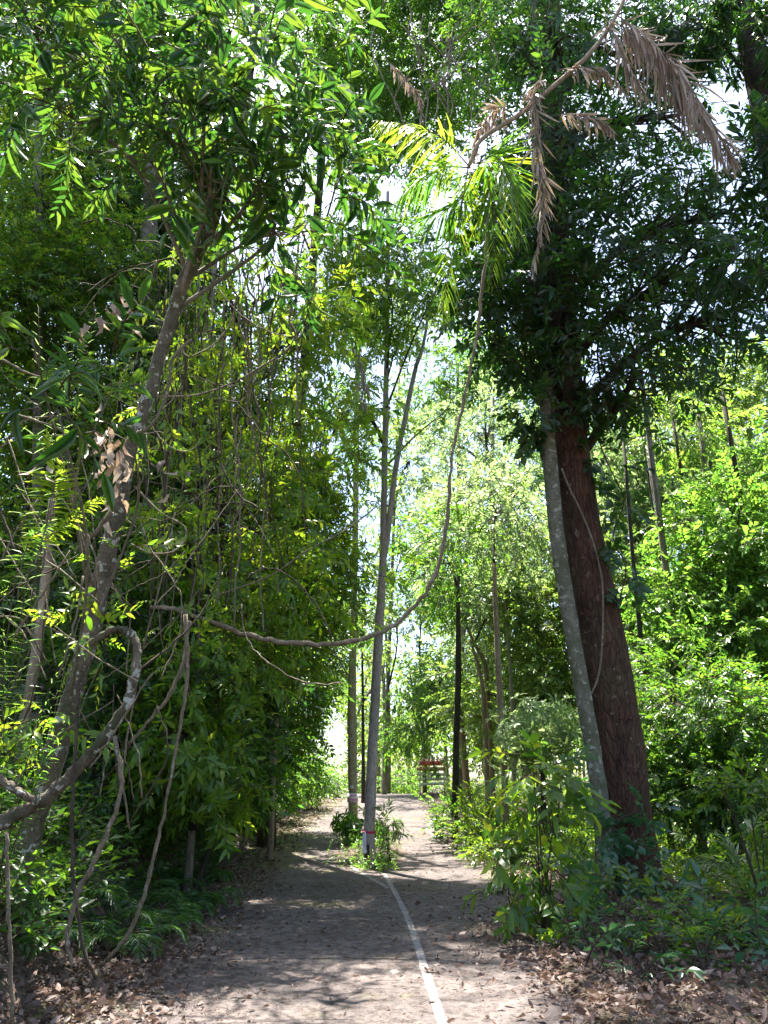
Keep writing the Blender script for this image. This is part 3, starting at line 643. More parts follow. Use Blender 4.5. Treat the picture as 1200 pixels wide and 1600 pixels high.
tree('leafy_tree', 'dark leafy tree on the left bank just before the crest of the road', (400, 1262), (430, 900), 24, 7, 'bark_dark',
     [blob(455, 1060, 24, 55, 70, 2, 600), blob(420, 1140, 24, 50, 60, 2, 460), blob(365, 1215, 20, 44, 44, 1.2, 380), blob(420, 1205, 28, 38, 46, 1.5, 420), blob(462, 1190, 36, 30, 55, 2, 420), blob(485, 1110, 34, 36, 60, 2, 420), blob(500, 1000, 26, 40, 60, 1.8, 300), blob(370, 1150, 20, 50, 60, 1.4, 300), blob(497, 1212, 46, 18, 30, 2, 200)], 'small', 'leaf_canopy', 1.8, 20)
tree('leafy_tree', 'fine-leaved tree far left, bright behind the big dangling leaves', (60, 1250), (60, 150), 15, 24, 'bark_grey',
     [blob(60, 330, 15, 110, 100, 2.2, 1000), blob(160, 450, 15.5, 110, 90, 2, 900), blob(40, 480, 15, 80, 80, 2, 700), blob(60, 620, 16, 90, 100, 2, 800), blob(130, 250, 16, 80, 80, 2, 360), blob(200, 700, 15, 80, 120, 1.6, 360), blob(60, 820, 15, 90, 120, 1.6, 360)], 'small', 'leaf_mid', 1.5, 20)
tree('leafy_tree', 'thin dark-leaved tree behind the left bank, low against the slope', (150, 1240), (190, 700), 12, 12, 'bark_dark',
     [blob(150, 900, 12.5, 120, 100, 1.5, 360), blob(250, 1000, 13, 90, 110, 1.4, 400), blob(100, 1080, 12, 120, 80, 1.2, 300), blob(250, 1160, 12.5, 100, 70, 1.2, 340), blob(330, 1180, 14, 70, 60, 1.2, 260)], 'small', 'leaf_canopy', 1.3, 18)
tree('tall_tree', 'tall tree whose crown closes the view at the top left', (215, 1200), (245, 60), 17, 36, 'bark_grey',
     [blob(110, 60, 17, 170, 120, 3, 1900), blob(330, 60, 18, 150, 120, 3, 1700), blob(220, -80, 17, 220, 100, 3, 900), blob(300, 280, 18, 120, 120, 2.5, 1300), blob(80, 260, 18, 110, 100, 2.5, 1200), blob(420, 170, 19, 80, 110, 2.5, 900)], 'small', 'leaf_canopy', 1.9, 20, mids=[(225, 600, .9)])
tree('tall_tree', 'tall tree whose dark crown hangs over the middle of the road', (420, 1235), (520, 40), 22, 22, 'bark_dark',
     [blob(480, 90, 20, 90, 110, 3, 800), blob(590, 70, 20, 90, 90, 3, 700), blob(690, 90, 19, 90, 90, 3, 700), blob(540, 200, 20, 70, 70, 2.5, 300), blob(620, -60, 19, 220, 90, 3.5, 1100), blob(650, 210, 20, 60, 50, 2, 300), blob(430, 260, 20, 70, 90, 2.5, 420)], 'small', 'leaf_canopy', 2.0, 20)

# ------------------------------------------------------------------ trees right and behind
reseed(51)
tree('round_crowned_tree', 'bright yellow-green tree standing sunlit at the right edge', (1130, 1290), (1110, 720), 20, 14, 'bark_dark',
     [blob(1145, 830, 19, 75, 75, 2.0, 620), blob(1170, 920, 19, 80, 90, 2.2, 640), blob(1085, 930, 19, 60, 60, 1.8, 420), blob(1170, 740, 19.5, 45, 50, 1.6, 300), blob(1110, 1010, 18.6, 90, 36, 1.8, 420), blob(1035, 1000, 19.5, 40, 36, 1.4, 180)], 'small', 'leaf_bright', 1.75, 20)
tree('round_crowned_tree', 'pale greyish green tree just right of the thick trunk', (985, 1290), (1000, 640), 28, 10, 'bark_grey',
     [blob(970, 720, 27, 70, 90, 2.8, 760), blob(1040, 760, 27, 70, 80, 2.8, 760), blob(980, 850, 27, 70, 90, 2.6, 640), blob(1010, 950, 27, 60, 60, 2.4, 340)], 'farw', 'leaf_pale', 1.1, 20)
tree('round_crowned_tree', 'green tree high behind the yellow-green one at right', (1180, 1280), (1170, 560), 34, 10, 'bark_grey',
     [blob(1150, 620, 33, 70, 60, 3, 520), blob(1080, 620, 34, 60, 50, 3, 360), blob(1190, 700, 33, 60, 60, 3, 420), blob(1090, 690, 36, 50, 50, 3, 300)], 'far', 'leaf_far', 1.2, 20)
tree('understorey_tree', 'dark small-leaved tree right of the thick trunk, in the shade', (1150, 1290), (1110, 1030), 17, 11, 'bark_dark',
     [blob(1060, 1100, 16.5, 90, 60, 1.8, 500), blob(1150, 1130, 16, 90, 70, 1.8, 560), blob(1030, 1200, 17, 70, 60, 1.6, 420), blob(1130, 1230, 16, 80, 50, 1.5, 420)], 'small', 'leaf_canopy', 1.35, 20, mids=[(1140, 1180, .8)])
# centre right
C1 = 'slender trees right of the road'
for (lab, b, t, Y, wd, bm, bl, kd, lm, sc, mids) in [
    ('dark slender tree nearest the road edge on the right, leaves about its foot', (710, 1312), (716, 900), 24, 11, 'bark_dark', [blob(700, 880, 24, 60, 60, 2, 260)], 'small', 'leaf_canopy', 2.0, [(712, 1200, .95), (716, 1050, .85)]),
    ('pale leaning tree crossing behind the dark slender one', (735, 1290), (728, 880), 29, 11, 'bark_fawn', [blob(740, 800, 29, 60, 60, 2.5, 300)], 'far', 'leaf_far', .9, [(724, 1170, 1), (716, 1090, .9), (724, 980, .8)]),
    ('crooked pale tree with a bare bent limb', (762, 1300), (735, 1000), 26, 8, 'bark_fawn', [blob(770, 950, 27, 50, 50, 2, 220)], 'small', 'leaf_pale', 2., [(760, 1200, 1), (757, 1120, .9), (752, 1060, .8)]),
    ('pale brown double-stemmed tree right of the crooked one', (790, 1345), (772, 880), 20, 12, 'bark_fawn', [blob(780, 800, 21, 80, 80, 2, 420)], 'small', 'leaf_pale', 1.7, [(788, 1200, .9), (779, 1050, .8)]),
    ('thin straight tree just behind the double-stemmed one', (805, 1290), (786, 900), 25, 7, 'bark_brown', [blob(830, 880, 26, 50, 80, 2, 300)], 'small', 'leaf_far', 2., [(800, 1100, .9)]),
    ('tree whose light crown closes the gap above the islet', (600, 1240), (625, 560), 52, 7, 'bark_grey', [blob(600, 640, 50, 50, 60, 3, 420), blob(640, 720, 50, 50, 70, 3, 460), blob(590, 780, 50, 40, 70, 3, 340), blob(640, 860, 50, 50, 70, 3, 460), blob(620, 960, 50, 50, 60, 3, 330), blob(640, 480, 46, 70, 60, 3, 420), blob(570, 900, 50, 30, 60, 3, 240)], 'far', 'leaf_far', 1.3, []),
    ('tall tree with an open pale crown in the centre distance', (765, 1270), (770, 620), 33, 12, 'bark_grey', [blob(760, 680, 32, 80, 80, 3, 1000), blob(710, 790, 32, 60, 80, 3, 800), blob(800, 790, 32, 60, 80, 3, 800), blob(700, 690, 34, 50, 60, 3, 400), blob(760, 900, 32, 80, 60, 3, 700), blob(690, 900, 34, 50, 60, 3, 400)], 'far', 'leaf_pale', 1.0, []),
    ('tall yellow-green tree farthest up the road at centre right', (722, 1252), (715, 560), 46, 9, 'bark_grey', [blob(700, 600, 45, 60, 50, 3.5, 420), blob(760, 570, 44, 70, 50, 3.5, 520), blob(820, 610, 44, 60, 60, 3, 420), blob(820, 720, 42, 50, 60, 3, 320)], 'far', 'leaf_bright', 1.5, []),
    ('thin dark tree standing behind the islet, seen between its two trunks', (568, 1250), (566, 1000), 40, 6.5, 'bark_dark', [blob(575, 960, 40, 40, 70, 3, 300), blob(600, 1060, 42, 30, 40, 2.5, 130)], 'far', 'leaf_far', 1.2, []),
    ('small-leaved tree behind the boards at the crest', (664, 1238), (655, 1000), 56, 6, 'bark_dark', [blob(650, 1130, 50, 50, 60, 4, 460), blob(690, 1060, 48, 40, 60, 4, 360), blob(640, 1050, 50, 26, 40, 3, 120), blob(660, 940, 46, 40, 60, 4, 260)], 'far', 'leaf_canopy', 1.3, []),
    ('dusky tree filling the gap between the pale trunks and the slim tree', (850, 1280), (840, 950), 27, 9, 'bark_dark', [blob(840, 960, 26, 50, 60, 2, 360), blob(850, 1060, 26, 50, 60, 2, 360), blob(760, 1100, 30, 50, 60, 2, 300), blob(820, 1120, 27, 40, 50, 2, 240)], 'small', 'leaf_far', 2.2, [])]:
    rt, S = trunk_tree('slender_tree', [(b[0], b[1], wd)]+[(q[0], q[1], wd*q[2]) for q in mids]+[(t[0], t[1], wd*.5)], Y, bm, lab, group=C1, sides=9, k=5)
    crown(rt, bl, kd, lm, sc, 20, .33, .25, S, .05 if Y < 30 else .09)
# limb of the crooked tree
# bright shrub crown right of centre
def shrub(name, label, blobs, kind, mat, sc, cat='shrub', group=None, clump=14, droop=.1, stems=5):
    c0 = blobs[0][0]; g = float(G(c0[0], c0[1])); root = empty(name, (c0[0], c0[1], g), label, cat, group)
    P, A, Cs = fill(blobs, clump, .35, -.1 if droop == .1 else droop)
    k = (P[:, 2] > G(P[:, 0], P[:, 1])+.03); P = P[k]; A = A[k]
    mb = MB(); instance(mb, TW[kind] if isinstance(kind, str) else kind, P, A, sc*rng.uniform(.75, 1.25, len(P)), .5); mb.build('foliage', [M[mat], M['twigmat']], root)
    st = MB()
    for c, cc in Cs:
        for q in cc[:stems]:
            b = np.array((c0[0]+rng.normal()*.06, c0[1]+rng.normal()*.06, g-.03)); pp = spline([b, (b+q)/2+np.array((0, 0, .1)), q], 4)
            tube(st, pp, np.linspace(.014, .005, len(pp)), 5)
    st.build('stem', M['vine_dark'], root, True); return root
reseed(61)
shrub('shrub', 'pale sunlit shrub beside the slim tree, below the right-hand crowns', [blob(850, 1140, 19, 45, 36, 1, 200), blob(820, 1165, 19, 30, 24, .8, 110)], 'midw', 'leaf_pale', 1.1)
shrub('sapling', 'big-leaved sapling in front of the trees, between road and thick trunk', [blob(842, 1225, 9.6, 40, 34, .4, 24), blob(828, 1300, 9.6, 42, 34, .4, 19), blob(840, 1370, 9.6, 36, 30, .35, 10), blob(795, 1400, 9.4, 20, 14, .2, 5)], TW['round']+TW['mid'], 'leaf_mid', 1.2, 'sapling', droop=.8, stems=2)
shrub('bush', 'yellow-green bush at the road edge below the boards', [blob(704, 1283, 33, 15, 14, .7, 90)], 'small', 'leaf_bright', 1.7, 'bush')
shrub('bush', 'low bright bush beside the foot of the dark slender tree', [blob(692, 1262, 40, 22, 12, 1, 90)], 'small', 'leaf_bright', 2.2, 'bush')
shrub('bush', 'dark bush wrapped around the foot of the dark slender tree', [blob(712, 1290, 23.6, 14, 26, .5, 80)], 'small', 'leaf_canopy', 1.4, 'bush')
shrub('bush', 'green bush right of the road under the crooked pale tree', [blob(750, 1290, 22, 40, 30, 1., 200)], 'small', 'leaf_mid', 1.5, 'bush')
shrub('bush', 'low bush beneath the double-stemmed tree', [blob(770, 1325, 18.5, 40, 18, .7, 130)], 'small', 'leaf_mid', 1.2, 'bush')
shrub('bush', 'bright shrubs at the crest on the left of the road', [blob(500, 1222, 46, 34, 20, 2, 260)], 'far', 'leaf_bright', .9, 'bush')
shrub('bush', 'light green bush on the crest straight ahead', [blob(640, 1222, 60, 46, 16, 2, 260)], 'far', 'leaf_bright', 1., 'bush')
shrub('shrub', 'glossy shrub leaning in from the right edge', [blob(1170, 1260, 10.5, 50, 55, .6, 90)], 'mid', 'leaf_mid', .8)
for nm, lab, pts, mt in [('leafless_tree', 'broken bare trunk with a jagged top, high behind the pale tree at right', [(1130, 850, 15), (1118, 760, 13), (1112, 700, 11), (1107, 668, 9)], 'bark_fawn'),
                        ('leafless_tree', 'pale forked trunk rising above the greyish green tree at right', [(1075, 800, 14), (1066, 720, 12), (1056, 660, 11), (1046, 620, 7)], 'bark_fawn'),
                        ('leafless_tree', 'pale trunk with a bare bent limb between road and slim tree', [(770, 1250, 9), (764, 1120, 8), (758, 1040, 7), (744, 1010, 6), (732, 985, 5), (726, 970, 3)], 'bark_fawn'),
                        ('leafless_tree', 'pale peeling trunk section showing behind the left bank ferns', [(66, 960, 15), (72, 900, 15), (76, 840, 14), (82, 780, 12)], 'bark_fawn')]:
    Y = 32 if pts[0][0] > 1000 else (27 if pts[0][0] > 700 else 9.5)
    rt, S_ = trunk_tree(nm, pts, Y, mt, lab, sides=9, flare=1.)
# ------------------------------------------------------------------ far wood: one mass
reseed(71)
mb = MB(); P = []
for i in range(150):
    a = rng.uniform(-1.15, 1.15); d = rng.uniform(62, 100); x = d*math.sin(a)*1.2; y = d*math.cos(a)*.9+6
    px_ = 600+F*x/max(y, 1)
    if 420 < px_ < 545: continue
    h = rng.uniform(10, 26)*(.9 if 500 < px_ < 720 else 1)
    g = float(G(x, y)); n = 150
    q = norm(rng.normal(size=(n, 3)))*(rng.random((n, 1))**.4)*np.array((4.5, 4.5, h*.5)); P.append(q+np.array((x, y, g+h*.55)))
for i in range(70):   # nearer woods either side, out to the edges
    s = -1 if i % 2 else 1; x = s*rng.uniform(15, 45); y = rng.uniform(8, 60); h = rng.uniform(10, 20); n = 260
    q = norm(rng.normal(size=(n, 3)))*(rng.random((n, 1))**.4)*np.array((3.5, 3.5, h*.5)); P.append(q+np.array((x, y, float(G(x, y))+h*.55)))
P = np.concatenate(P); P = P[keep_gaps(P) & (P[:, 2] > G(P[:, 0], P[:, 1]))]
instance(mb, TW['far'], P, norm(rng.normal(size=P.shape))+np.array((0, 0, -.1)), 2.4*rng.uniform(.8, 1.3, len(P)), .7)
for i in range(160):
    a = rng.uniform(-1.1, 1.1); d = rng.uniform(55, 90); x = d*math.sin(a)*1.2; y = d*math.cos(a)*.9+6
    if 420 < 600+F*x/y < 545: continue
    g = float(G(x, y)); pp = spline([(x, y, g-.3), (x+rng.normal()*.3, y, g+6), (x+rng.normal()*.8, y, g+15)], 3); tube(mb, pp, np.linspace(.22, .1, len(pp)), 5, mi=1)
tag(mb.build('far_wood', [M['leaf_far'], M['bark_grey']]), 'far-off forest of mixed green crowns behind the roadside trees', 'woodland', kind='stuff')

# slim far trunks, countable
reseed(73)
for k in range(34):
    s = rng.random()
    px_ = rng.uniform(960, 1190) if s < .6 else rng.uniform(20, 400)
    Y = rng.uniform(18, 36); x = (px_-600)/F*Y*1.06; g = float(G(x, Y)); h = rng.uniform(8, 15)
    lean = rng.normal()*.02; P = spline([(x, Y, g-.1), (x+lean*h*.5+rng.normal()*.1, Y, g+h*.5), (x+lean*h, Y, g+h)], 4)
    mb = MB(); r0 = rng.uniform(.05, .12); tube(mb, P, np.linspace(r0, r0*.6, len(P)), 7, rough=.08)
    rt = empty('thin_tree', (x, Y, g), '%s thin %s tree %s, %s' % (('bare', 'leafy')[k % 2 == 0], ('dark', 'grey', 'brown')[k % 3], ('far right of the thick trunk', 'just right of the thick trunk', 'between road and slim tree', 'behind the left bank')[0 if px_ > 1040 else 1 if px_ > 860 else 2 if px_ > 700 else 3], ('deep in the wood', 'midway into the wood', 'near the wood edge')[0 if Y > 30 else 1 if Y > 24 else 2]), 'tree', 'thin trees in the wood')
    mb.build('trunk', M[['bark_dark', 'bark_grey', 'bark_brown'][k % 3]], rt, True)
    if k % 2 == 0:
        crown(rt, [(P[-1], np.array((1.4, 1.4, 1.6)), 150)], 'small', ['leaf_far', 'leaf_canopy'][k//2 % 2], 2.0)

# ------------------------------------------------------------------ palms and fronds
def frond(mb, pts, ln, n=26, wd=.03, hang=.6, rw=.012, lod=0, side=1., prof=None, mess=.12, ang=50, ragged=0):
    """rachis through 3D pts; leaflets both sides"""
    S = spline(pts, 8); L = len(S); tube(mb, S, np.linspace(rw, rw*.25, L), 5, mi=1)
    T = norm(np.gradient(S, axis=0)); P = []; A = []; Sc = []; Up = []
    for i in range(n):
        t = .1+.9*i/(n-1); f = t*(L-1); j = min(int(f), L-2); p = S[j]+(S[j+1]-S[j])*(f-j); d = T[j]
        lat = np.cross(d, (0, 0, 1.)); lat = lat/max(np.linalg.norm(lat), 1e-6) if np.linalg.norm(lat) > .15 else norm(np.cross(d, (0, 1., 0)))
        for s in (-1, 1):
            if rng.random() < ragged: continue
            a = R(ang*(1-.45*t)+rng.normal()*6)
            v = d*math.cos(a)+lat*s*math.sin(a)+np.array((0, 0, -hang))*rng.uniform(.6, 1.2)+rng.normal(size=3)*mess
            P.append(p); A.append(v); Sc.append(ln*(math.sin(pi*min(1, .12+.86*t))**.6+.08)*rng.uniform(.85-1.6*ragged, 1.1))
    lv, lt = (leaf0(1., wd/ln, .35, .22, 'lance') if lod == 0 else leaf1(1., wd/ln, .3, .15))
    tw_ = [(lv, lt, np.zeros(len(lt), int))]
    if ragged:
        for q in (.9, -.3): v2, t2 = leaf2(1., wd/ln*rng.uniform(.7, 1.1), .6, q*.5, 'lance', q); tw_.append((v2, t2, np.zeros(len(t2), int)))
    instance(mb, tw_, np.array(P), np.array(A), np.array(Sc), .35+3*ragged)
reseed(81)
Yp = 8.6
cp_root = empty('climbing_palm', W(750, 215, Yp), 'climbing palm high over the road, green fronds below a brown dead one', 'palm')
mb = MB(); S2, r2 = px_path([(1000, -60, 6), (960, 30, 6), (920, 85, 7), (868, 132, 7), (810, 180, 7), (752, 218, 7), (732, 262, 5)], Yp, 5, .006); tube(mb, S2, r2, 7, rough=.08)
mb.build('stem', M['bark_fawn'], cp_root, True)
def fr(root, name, pix, Y, ln, mat, **k):
    mb = MB(); frond(mb, [W(a, b, Y+dy) for a, b, dy in pix], ln, **k); return mb.build(name, [M[mat], M['vine']], root)
fr(cp_root, 'frond', [(735, 262, 0), (690, 215, -.2), (635, 195, -.5), (590, 188, -.8)], Yp, .72, 'leaf_yellow', n=44, hang=.9, wd=.04)
fr(cp_root, 'frond', [(735, 262, 0), (690, 262, .2), (645, 290, .3), (610, 318, .3)], Yp, .68, 'leaf_bright', n=42, hang=.6, wd=.03)
fr(cp_root, 'frond', [(745, 255, 0), (775, 245, 0), (800, 290, -.2), (815, 380, -.4)], Yp, .8, 'leaf_bright', n=50, hang=.35, wd=.03)
fr(cp_root, 'frond', [(745, 255, 0), (765, 260, .3), (772, 330, .5), (768, 440, .6)], Yp, .85, 'leaf_mid', n=50, hang=.25, wd=.03)
fr(cp_root, 'frond', [(740, 270, 0), (720, 310, .2), (690, 330, .4), (640, 345, .6)], Yp, .55, 'leaf_canopy', n=32, hang=.5, wd=.035)
fr(cp_root, 'frond', [(735, 240, 0), (720, 330, .6), (700, 430, 1.), (690, 500, 1.2)], Yp, .6, 'leaf_mid', n=34, hang=.1, wd=.025)
for pix, ln, n in [([(950, 15, 0), (1000, 50, -.1), (1060, 110, -.2), (1110, 190, -.3), (1150, 255, -.3)], .95, 70), ([(955, 30, .2), (1010, 70, .2), (1060, 140, .2), (1100, 215, .2)], .8, 50), ([(945, 20, 0), (960, 60, -.1), (985, 110, -.2), (1010, 150, -.2)], .5, 26),
                   ([(862, 135, 0), (838, 132, -.2), (838, 230, -.3), (848, 320, -.3), (832, 432, -.3)], .50, 60), ([(868, 180, 0), (900, 178, -.1), (935, 188, -.1), (960, 205, -.1)], .34, 20),
                   ([(870, 110, 0), (905, 105, -.1), (945, 112, -.1), (985, 150, -.1)], .34, 18), ([(800, 175, 0), (775, 168, .1), (750, 200, .1), (738, 250, .1)], .42, 24),
                   ([(600, 90, 1), (630, 120, 1), (655, 150, 1), (660, 190, 1)], .3, 20), ([(545, 540, 6), (560, 560, 6), (568, 600, 6), (570, 640, 6)], .5, 20)]:
    fr(cp_root, 'dead_frond', pix, Yp, ln, 'dead_frond', n=int(n*1.25), hang=1.0, wd=.046, mess=.25, ragged=.07)
# small palms near the ground
def small_palm(label, base, tips, Y, ln, mat, name='palm_sapling', cat='palm', n=18, wd=.035, hang=.25, group=None, lift=0):
    b = W(base[0], base[1], Y); g = float(G(b[0], b[1])); b = np.array((b[0], b[1], g+.02)); root = empty(name, b, label, cat, group)
    for (a, c, dy) in tips:
        tp = W(a, c, Y+dy); m = (b+tp)/2+np.array((0, 0, .28*np.linalg.norm(tp-b)+lift)); mb = MB()
        frond(mb, [b, b+(m-b)*.55+np.array((0, 0, .05)), m, tp], ln, n=n, hang=hang, wd=wd, rw=.008, mess=.06); mb.build('frond', [M[mat], M['twigmat']], root)
    return root
small_palm('small fan-ribbed palm on the left verge of the road', (318, 1330), [(352, 1325, -.2), (300, 1290, 0), (330, 1262, .3), (355, 1285, -.3)], 13, .42, 'leaf_fern')
small_palm('pale-fronded little palm right of the thick tree', (1165, 1370), [(1095, 1350, -.2), (1120, 1300, .2), (1190, 1310, 0), (1200, 1260, .1)], 12, .38, 'leaf_pale', wd=.04)
hf = empty('hanging_fern', W(60, 870, 5.8), 'sunlit yellow-green fern fronds hanging before the left bank', 'fern')
fr(hf, 'frond', [(55, 880, 0), (78, 800, 0), (86, 740, 0), (75, 675, 0)], 5.8, .24, 'leaf_yellow', n=38, hang=.12, wd=.034, ang=84, rw=.006)
fr(hf, 'frond', [(60, 850, .1), (95, 825, .1), (130, 795, .1), (160, 778, .1)], 5.8, .15, 'leaf_yellow', n=26, hang=.1, wd=.026, ang=80, rw=.006)
fr(hf, 'frond', [(30, 900, .2), (40, 860, .2), (62, 830, .2), (100, 815, .2)], 5.8, .16, 'leaf_bright', n=26, hang=.1, wd=.02, ang=80, rw=.006)
small_palm('thin-fronded palm at the left edge, above the roots', (30, 1120), [(110, 990, .2), (5, 960, 0), (150, 1040, .2), (50, 920, .3), (-30, 1000, 0), (90, 1080, .3)], 6.8, .22, 'leaf_bright', n=30, wd=.016, hang=.7, lift=-.3)
small_palm('blue-green palm fronds spreading in the shade of the left bank', (330, 1200), [(270, 1080, 0), (360, 1110, -.2), (400, 1150, -.2), (290, 1130, .2)], 13, .4, 'leaf_blue', n=28, wd=.02, hang=.4)
small_palm('small white-lit frond palm among the big leaves, left', (90, 640), [(150, 490, 0), (60, 480, .1), (110, 520, 0)], 7, .16, 'leaf_pale', n=26, wd=.014, hang=.5)
# ferns
reseed(83)
def fern(px_, py_, nf, ln, lab=None, Y=None, mat='leaf_fern', lf=.16, group='ferns along the left verge', spread=1.):
    c = ground(px_, py_) if Y is None else None
    if Y is not None: q = W(px_, py_, Y); c = np.array((q[0], Y, float(G(q[0], Y))))
    root = empty('fern', c, lab or 'green fern arching out of the left verge over the leaf litter', 'fern', group)
    a0 = rng.uniform(0, 6)
    for k in range(nf):
        a = a0+2*pi*k/nf+rng.uniform(-.3, .3); l = ln*rng.uniform(.7, 1.15); d = np.array((math.cos(a), math.sin(a), 0))*spread
        mb = MB(); pts = [c+d*.02, c+d*l*.35+np.array((0, 0, l*.45)), c+d*l*.75+np.array((0, 0, l*.5)), c+d*l*1.05+np.array((0, 0, l*.22))]
        frond(mb, pts, lf, n=22, wd=.028, hang=.12, rw=.004, lod=1, mess=.05, ang=72); mb.build('frond', [M[mat], M['twigmat']], root)
for p in [(285, 1440, 9, 0.6, 'fern nearest the foot of the long dropping vine'), (320, 1425, 8, 0.5, 'fern spilling onto the litter right of the dropping vine'), (255, 1470, 8, 0.6, 'fern just left of where the long vine meets the litter'), (240, 1420, 8, 0.8, 'tall fern behind the verge ferns, under the drooping curtain leaves'), (300, 1390, 8, 0.6, 'fern high on the bank edge beside the road'), (200, 1500, 7, 0.5, 'small fern in the litter right below the curling vine'), (335, 1380, 7, 0.4, 'little fern at the right tip of the left verge'), (150, 1480, 7, 0.6, 'low fern left of the curling vine in the brown earth'), (205, 1440, 8, 0.7, 'broad fern between the curling vine and the dropping vine'), (275, 1400, 8, 0.7, 'fern in the shade behind the dropping vine'), (60, 1500, 7, 0.5, 'fern at the lower left corner beneath the leaning tree'), (110, 1440, 7, 0.6, 'fern among the grass tufts under the leaning tree'), (330, 1355, 6, 0.5, 'last and smallest fern up the left side of the road')]: fern(*p[:4], lab=p[4], group=None)
fern(585, 1352, 6, .32, 'light green fern at the foot of the forked islet tree', group='islet plants', mat='leaf_bright', lf=.1)
# islet plants
n_ = 260; q = rng.normal(size=(n_, 2))*np.array((.38, 1.9))+np.array((-.4, 20.3)); mb = MB()
P = np.stack([q[:, 0], q[:, 1], G(q[:, 0], q[:, 1])+.02+.05*rng.random(n_)], 1); instance(mb, TW['tiny'], P, rng.normal(size=(n_, 3))+np.array((0, 0, .4)), 1.2)
tag(mb.build('ground_cover', [M['leaf_bright'], M['twigmat']]), 'mossy low weeds covering the islet between the two tree feet', 'undergrowth', kind='stuff')
shrub('bush', 'dark strap-leaved clump under the tan islet tree', [(np.array((W(560, 1300, 23)[0], 22.6, .55)), np.array((.55, .5, .35)), 90)], 'midw', 'leaf_canopy', 1.5, 'bush', 'islet plants')
shrub('bush', 'spindly weed with drooping pale leaves right of the forked islet tree', [(W(606, 1296, 17.7), np.array((.22, .2, .32)), 22)], 'big', 'leaf_pale', .6, 'weed', 'islet plants')
shrub('bush', 'low bright weed by the painted line at the islet tip', [(np.array((W(595, 1350, 17.1)[0], 17.0, .12)), np.array((.28, .2, .1)), 34)], 'mid', 'leaf_bright', .6, 'weed', 'islet plants')

# ------------------------------------------------------------------ vines
reseed(91)
def vine(label, pts, Y, mat='vine', name='vine', jit=.012, group=None, k=6, sides=7):
    S, r = px_path(pts, Y, k, jit); mb = MB(); tube(mb, S, r*(1+.22*np.sin(np.arange(len(S))*1.9)*rng.random(len(S))), sides, rough=.16)
    return tag(mb.build(name, M[mat], None, True), label, 'vine', group)
vine('thick ropy liana looping in a long sag right across the road', [(235, 948, 5), (270, 952, 7), (330, 972, 8), (400, 996, 8), (470, 1006, 8), (540, 1004, 8), (600, 986, 7), (650, 945, 7), (685, 885, 6.5), (700, 800, 6), (706, 720, 5), (722, 640, 5), (740, 555, 5), (752, 470, 6), (760, 380, 5.5), (765, 300, 5)], 9.5, jit=.022, name='liana')
vine('thick pale limb bending down in a hook beside the leaning tree', [(-30, 1300, 24), (30, 1270, 22), (75, 1245, 20), (120, 1200, 18), (160, 1155, 17), (198, 1100, 15), (212, 1050, 14), (213, 1010, 14), (203, 990, 13), (185, 984, 12), (160, 992, 11), (130, 1015, 10)], 6.6, 'bark_mottled', name='liana', sides=12)
vine('pale rooty limb entering from the left edge to join the hooked one', [(-20, 1205, 12), (10, 1225, 12), (35, 1240, 14), (60, 1254, 14)], 6.5, 'bark_mottled', name='liana')
vine('slim vine swooping in a shallow curve through the middle leaves', [(310, 938, 2.5), (370, 920, 2.5), (430, 895, 2.5), (480, 860, 2.5), (540, 828, 2.5), (590, 790, 2)], 10, jit=.004)
vine('thin vine crossing the hanging curtain from lower left to upper right', [(230, 620, 3), (300, 618, 3), (360, 600, 3), (410, 572, 3), (450, 545, 3), (465, 515, 3)], 8.4, jit=.004)
vine('curling vine looping below the hooked limb to the ground', [(180, 1150, 7), (190, 1210, 7), (180, 1270, 7), (150, 1340, 8), (125, 1390, 9), (112, 1430, 7), (105, 1470, 7), (112, 1510, 6)], 6.2)
vine('long vine dropping from the curtain to the leaf litter', [(290, 960, 6), (292, 1060, 6), (280, 1140, 5), (262, 1240, 5), (245, 1320, 6), (225, 1400, 6), (200, 1460, 7), (165, 1502, 6)], 7.6)
vine('crooked vine reaching left below the long dropping one', [(296, 970, 7), (285, 1040, 7), (262, 1090, 6), (230, 1130, 5), (200, 1165, 5)], 7.8)
vine('dark vine hanging straight past the hooked limb', [(122, 1060, 5), (118, 1180, 6), (112, 1300, 6), (118, 1400, 6), (130, 1480, 6), (150, 1530, 5)], 6.4, 'vine_dark')
vine('pale upright stem at the far left bottom edge', [(10, 1300, 5), (12, 1400, 6), (16, 1500, 6), (20, 1600, 6)], 5.6)
vine('vine coiling up around the leaning trunk', [(120, 860, 6), (150, 830, 7), (178, 790, 8), (186, 745, 7), (200, 690, 6), (240, 660, 5), (262, 610, 5), (270, 560, 5), (300, 530, 5)], 7.2)
vine('thin vine making a round loop beside the leaning trunk', [(210, 760, 3), (250, 800, 3), (285, 820, 3), (290, 840, 3), (270, 862, 3), (235, 864, 3), (205, 850, 3)], 7.2, jit=.004)
for a, b in [((0, 640), (160, 700)), ((0, 560), (120, 600)), ((0, 700), (90, 650)), ((20, 1000), (110, 860)), ((0, 880), (60, 780)), ((90, 1060), (130, 900)), ((10, 1180), (60, 1040)), ((140, 1200), (240, 1050))]:
    vine('one of the thin bare sticks criss-crossing the left bank', [(a[0], a[1], 3.5), ((a[0]+b[0])/2+rng.normal()*12, (a[1]+b[1])/2+rng.normal()*12, 3.5), (b[0], b[1], 2.5)], rng.uniform(6, 8), name='bare_stick', group='bare sticks on the left bank')
